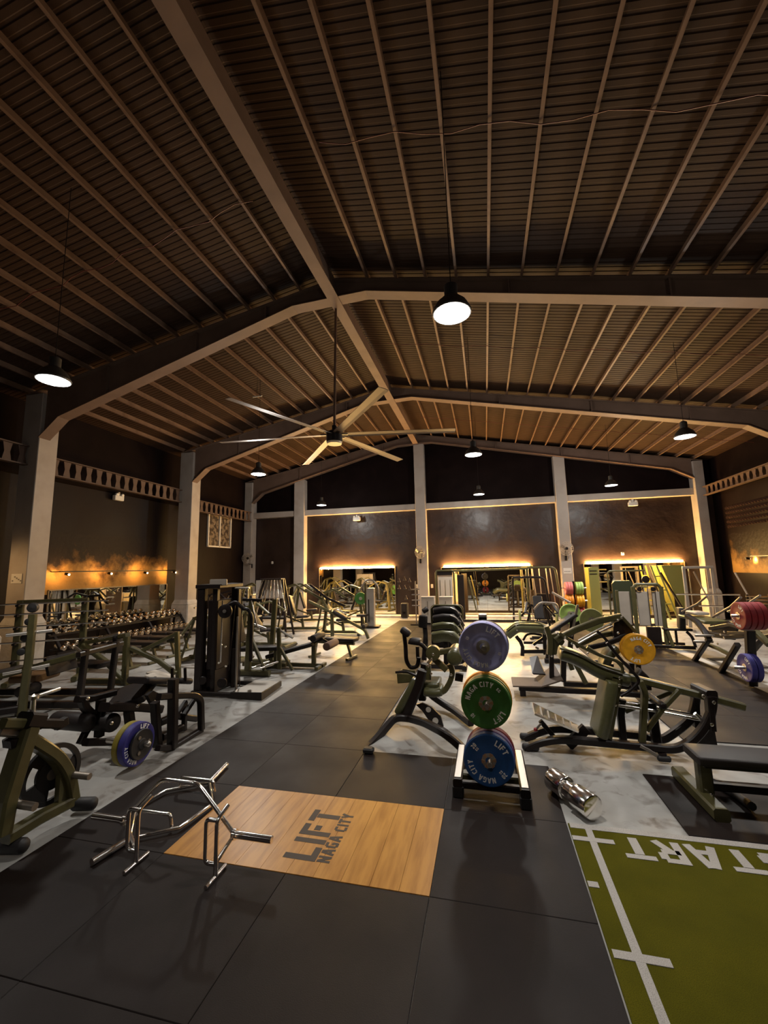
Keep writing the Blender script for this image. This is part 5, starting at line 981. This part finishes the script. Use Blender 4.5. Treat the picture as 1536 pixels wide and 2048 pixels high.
# warm lamp washing the other side wall
t = thing('wall_washer', 'warm wall washer lamp lighting the leg press wall', 'wall lamp', (XR-.25, 15.2, 2.2))
B().box((XR-.2, 14.6, 2.25), (.06, 3.0, .04), ch=.006).build('rail', BLACK, t)
for y in (13.6, 15.0, 16.2):
    c = V((XR-.24, y, 2.18)); d = V((.8, .1, -.15)).normalized(); h = B().cyl(c-d*.07, c+d*.05, .04, 12).build('spot_head', BLACK, t, True); B().lathe(c+d*.051, d, [(.034, 0), (.034, .004)], 12).build('lens', SPOTM, h)
    l = bpy.data.lights.new('wall_washer_light', 'SPOT'); l.energy = 170; l.color = (1, .64, .26); l.spot_size = math.radians(84); l.spot_blend = 1; l.shadow_soft_size = .05
    o = bpy.data.objects.new('wall_washer_light', l); COL.objects.link(o); o.location = c+d*.08; o.rotation_euler = d.to_track_quat('-Z', 'Y').to_euler()
PATCH = pmat('ochre_plaster_glow', (.3, .15, .035), .55, 0, .12, None, (9, .5, .03))  # ochre plaster tone with the warm spot glow painted into the colour
def glow_fade(m, ax_z0, z0, z1, dark):
    """spot glow painted into mottled ochre plaster: noise breaks it up, height fades it"""
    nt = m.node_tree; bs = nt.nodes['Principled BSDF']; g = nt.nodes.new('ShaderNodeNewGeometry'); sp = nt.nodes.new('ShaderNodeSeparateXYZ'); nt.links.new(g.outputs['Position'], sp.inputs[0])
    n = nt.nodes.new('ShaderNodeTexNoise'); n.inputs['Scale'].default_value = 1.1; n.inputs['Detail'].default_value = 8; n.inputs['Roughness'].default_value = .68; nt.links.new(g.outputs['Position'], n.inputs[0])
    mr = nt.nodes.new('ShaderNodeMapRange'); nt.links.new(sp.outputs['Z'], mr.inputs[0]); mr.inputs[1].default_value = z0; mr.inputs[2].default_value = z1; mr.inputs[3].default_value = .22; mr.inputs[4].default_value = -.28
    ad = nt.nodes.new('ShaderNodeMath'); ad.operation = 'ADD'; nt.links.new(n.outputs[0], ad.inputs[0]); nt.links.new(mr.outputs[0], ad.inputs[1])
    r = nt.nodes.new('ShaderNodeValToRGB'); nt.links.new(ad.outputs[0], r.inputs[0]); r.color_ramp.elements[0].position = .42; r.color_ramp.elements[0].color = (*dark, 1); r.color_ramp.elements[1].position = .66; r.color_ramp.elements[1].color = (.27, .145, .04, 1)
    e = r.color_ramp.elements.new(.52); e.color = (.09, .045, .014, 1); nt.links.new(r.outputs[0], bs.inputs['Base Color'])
glow_fade(PATCH, 0, 1.75, 3.2, (.011, .006, .005))
B().box((XL+.006, 10.7, 2.45), (.012, 4.6, 1.7)).build('painted_glow_patch', PATCH, bpy.data.objects['wall_left']); B().box((XR-.006, 15.3, 2.4), (.012, 4.6, 1.4)).build('painted_glow_patch', PATCH, bpy.data.objects['wall_right'])
# pedestal wall fans
def wall_fan(p, look, label):
    p = V(p); d = V(look).normalized(); t = thing('wall_fan', label, 'fan', p, 'wall fans'); r = .27; x = d.cross(V((0, 0, 1))).normalized(); y = x.cross(d)
    b = B()
    for rr, dd in ((r, 0), (r*.72, .05), (r*.4, .075), (r, -.06), (r*.7, -.09)): b.tube([p+d*dd+x*(rr*math.cos(a*math.pi/12))+y*(rr*math.sin(a*math.pi/12)) for a in range(24)], .006, 5, closed=True)
    for k in range(16):
        a = k*math.pi/8; e = x*math.cos(a)+y*math.sin(a); b.tube([p+d*.085+e*.06, p+d*.06+e*r*.65, p+e*r, p-d*.06+e*r, p-d*.1+e*.08], .0035, 4)
    o = b.build('cage', GREYPANEL, t, True); o['kind'] = 'stuff'
    for k in range(3):
        a = k*2.094+.4; e = x*math.cos(a)+y*math.sin(a); g = d.cross(e); B().prism([p+e*.05-g*.03, p+e*.22-g*.09+d*.02, p+e*.24+g*.03, p+e*.05+g*.04-d*.02], d*.004).build('blade', DULL, t)
    B().cyl(p-d*.14, p+d*.02, .06, 14).build('motor', BLACK, t, True); B().tube([p-d*.12, p-d*.14+V((0, 0, -.25)), V((p.x, 17.98, p.z-.3))], .02, 8, .04).build('bracket', BLACK, t, True)
    B().box((p.x, 17.96, p.z-.36), (.1, .06, .2), ch=.01).build('wall_plate', BLACK, t)
wall_fan((-10.9, 17.62, 2.72), (.3, -1, 0), 'dark wall fan on the corner column left of the mirrors'); wall_fan((-2.72, 17.72, 2.76), (-.75, -1, -.1), 'pale wall fan turned sideways on the ridge column'); wall_fan((3.18, 17.7, 2.74), (.15, -1, -.05), 'wall fan on the gable column above the coloured plates')
# emergency twin lights
for p, ax, lab in (((XL+.12, 10.63, 4.5), 'x', 'white emergency light box on the side wall under the girder'), ((-5.6, 18.0, 4.38), 'y', 'white emergency light box under the beam of the first mirror bay'), ((5.8, 18.0, 4.42), 'y', 'white emergency light box under the beam of the leg machine bay')):
    t = thing('emergency_light', lab, 'emergency light', p, 'emergency lights'); sz = (.12, .34, .16) if ax == 'x' else (.34, .12, .16); B().box(p, sz, ch=.015).build('housing', WHITE, t); B().box((p[0], p[1], p[2]+.13), (.06, .06, .12)).build('bracket', WHITE, t)
    for s in (-1, 1): q = V(p)+(V((.05, s*.1, .1)) if ax == 'x' else V((s*.1, -.05, .1))); B().lathe(q, (1, 0, -.3) if ax == 'x' else (0, -1, -.3), [(.045, -.04), (.05, .02), (.03, .03)], 12).build('lamp_head', WHITE, t, True)
    back = V(p)+(V((-.09, 0, 0)) if ax == 'x' else V((0, .2, 0))); B().box((V(p)+back)/2, (.14, .08, .08) if ax == 'x' else (.08, .34, .08)).build('wall_stub', WHITE, t)
for p, lab in (((-10.0, Y1-.04, 2.5), 'tiny white sensor on the dark corner wall'), ((5.35, Y1-.04, 2.49), 'tiny white sensor above the leg machine light strip')):
    t = thing('motion_sensor', lab, 'sensor', p, 'wall sensors'); B().box(p, (.1, .08, .13), ch=.02).build('housing', WHITE, t); B().lathe((p[0], p[1]-.04, p[2]), (0, -1, 0), [(.03, 0), (.02, .02), (0, .025)], 10).build('lens', CREAM, t, True)
for x, lab in ((-2.98, 'white switch plate left of the ridge column'), (-2.3, 'white switch plate right of the ridge column')):
    t = thing('light_switch', lab, 'switch', (x, Y1-.02, 1.3), 'wall switches'); B().box((x, Y1-.015, 1.3), (.1, .02, .16), ch=.005).build('plate', WHITE, t); B().box((x, Y1-.03, 1.3), (.04, .014, .07), ch=.003).build('rocker', CREAM, t)
t = thing('notice_sheet', 'laminated notice sheet taped to the near side column', 'sign', (-10.0, 7.37, 2.05)); PAPER = pmat('laminated_paper', (.6, .56, .5), .3)
B().box((-10.51, 7.38, 2.05), (.32, .008, .22)).build('sheet', PAPER, t); b = B()
for k in range(5): b.box((-10.62+.06*k, 7.373, 2.03+.03*((k*3) % 4-1)), (.04, .004, .03))
o = b.build('printed_marks', pmat('print_ink', (.2, .17, .15), .5), t); o['kind'] = 'stuff'
t = thing('notice_sheet', 'laminated notice sheet on the gable column under the wall fan', 'sign', (3.2, 17.97, 1.9)); B().box((3.2, 17.972, 1.86), (.3, .008, .22)).build('sheet', PAPER, t); b = B()
for k in range(4): b.box((3.1+.06*k, 17.966, 1.86+.03*((k*3) % 3-1)), (.04, .004, .035))
o = b.build('printed_marks', MATS['print_ink'], t); o['kind'] = 'stuff'
# cable attachments hung on the wall beside the first mirror
for k, (x, z) in enumerate(((-3.75, 1.55), (-3.5, 1.62), (-3.28, 1.55), (-3.75, 1.25), (-3.5, 1.25), (-3.28, 1.2), (-3.45, .8))):
    t = thing('cable_attachment', ['chrome stirrup handle hanging first on the hook row by the mirror', 'chrome rope clip hanging second on the hook row', 'chrome bar handle hanging third on the hook row', 'short strap handle on the lower hook nearest the mirror', 'steel triangle handle in the middle of the lower hooks', 'steel handle on the lower hook nearest the column', 'single ring handle hanging lowest on the wall'][k], 'cable handle', (x, Y1-.06, z), 'cable handles on the wall')
    B().tube([(x, Y1-.02, z+.1), (x, Y1-.1, z+.1)], .01, 6).build('hook', STEEL, t); B().tube([(x, Y1-.09, z+.1), (x-.07, Y1-.09, z-.06), (x+.07, Y1-.09, z-.06)], .011, 6, closed=True).build('stirrup', CHROME, t, True); B().cyl((x-.06, Y1-.09, z-.06), (x+.06, Y1-.09, z-.06), .018, 8).build('grip', RUBBER, t)
# small side window with two tall panes
w = sempty('window_1', 'small barred window with patterned panes high on the dumbbell wall', 'window', (XL, 16.0, 3.9)); GL_ = pmat('dusty_pane', (.2, .15, .1), .3, 0, .5, (6, 3, (.05, .035, .025), .45, .55))
for y in (15.2, 15.98, 16.78): B().box((XL+.04, y, 3.9), (.07, .06, 1.44)).build('window_frame', WHITE, w)
for z in (3.2, 4.6): B().box((XL+.04, 15.99, z), (.07, 1.62, .06)).build('window_frame', WHITE, w)
for y in (15.59, 16.38): B().box((XL+.02, y, 3.9), (.012, .72, 1.36)).build('pane', GL_, w)
# vent block screen on the leg press wall
VB = pmat('vent_block', (.03, .016, .012), .9, 0, .04); b = B(); hole = B()
t = sempty('trim_17', 'screen of small vent blocks high on the leg press wall', 'vent screen', (XR, 16.4, 3.7))
for r in range(5):
    for c_ in range(16):
        y = 15.2+c_*.155; z = 3.36+r*.17; b.add([(XR-.005, y-.06, z-.06), (XR-.005, y+.06, z-.06), (XR-.005, y+.06, z+.06), (XR-.005, y-.06, z+.06), (XR-.06, y, z)], [(0, 1, 4), (1, 2, 4), (2, 3, 4), (3, 0, 4), (3, 2, 1, 0)])
o = b.build('vent_blocks', VB, t); o['kind'] = 'stuff'

# white pipe guard rail half cut by the left edge, and a small bar hanging under the purlins
WP = pmat('white_pipe', (.55, .48, .4), .45)
t = thing('guard_rail', 'white pipe guard rail at the foot of the near column', 'railing', (-10.3, 6.6, 0)); B().tube([(-10.9, 6.5, .03), (-10.9, 6.5, .82), (-9.85, 6.7, .86)], .035, 10, .08).build('rail', WP, t, True)
B().tube([(-9.85, 6.7, .03), (-9.85, 6.7, .86)], .035, 10).build('post', WP, t, True); B().box((-9.85, 6.7, .015), (.16, .16, .03), ch=.005).build('foot_plate', BLACK, t); B().box((-10.9, 6.5, .015), (.16, .16, .03), ch=.005).build('foot_plate', BLACK, t)
B().box((-10.3, 6.62, .42), (.5, .03, .5), ch=.01, rz=.16).build('board', PLASTER, t)
p = onz(514, 793, 6.9); t = thing('hanging_bar', 'small white bar hanging on a wire under the purlins', 'fixture', p); B().path([p+V((-.13, .0, 0)), p+V((.13, .04, .02))], .03, .03, (0, 0, 1)).build('bar', WHITE, t); B().tube([p, (p.x, p.y, rtop(p.x)+.13)], .005, 5).build('wire', BLACK, t)
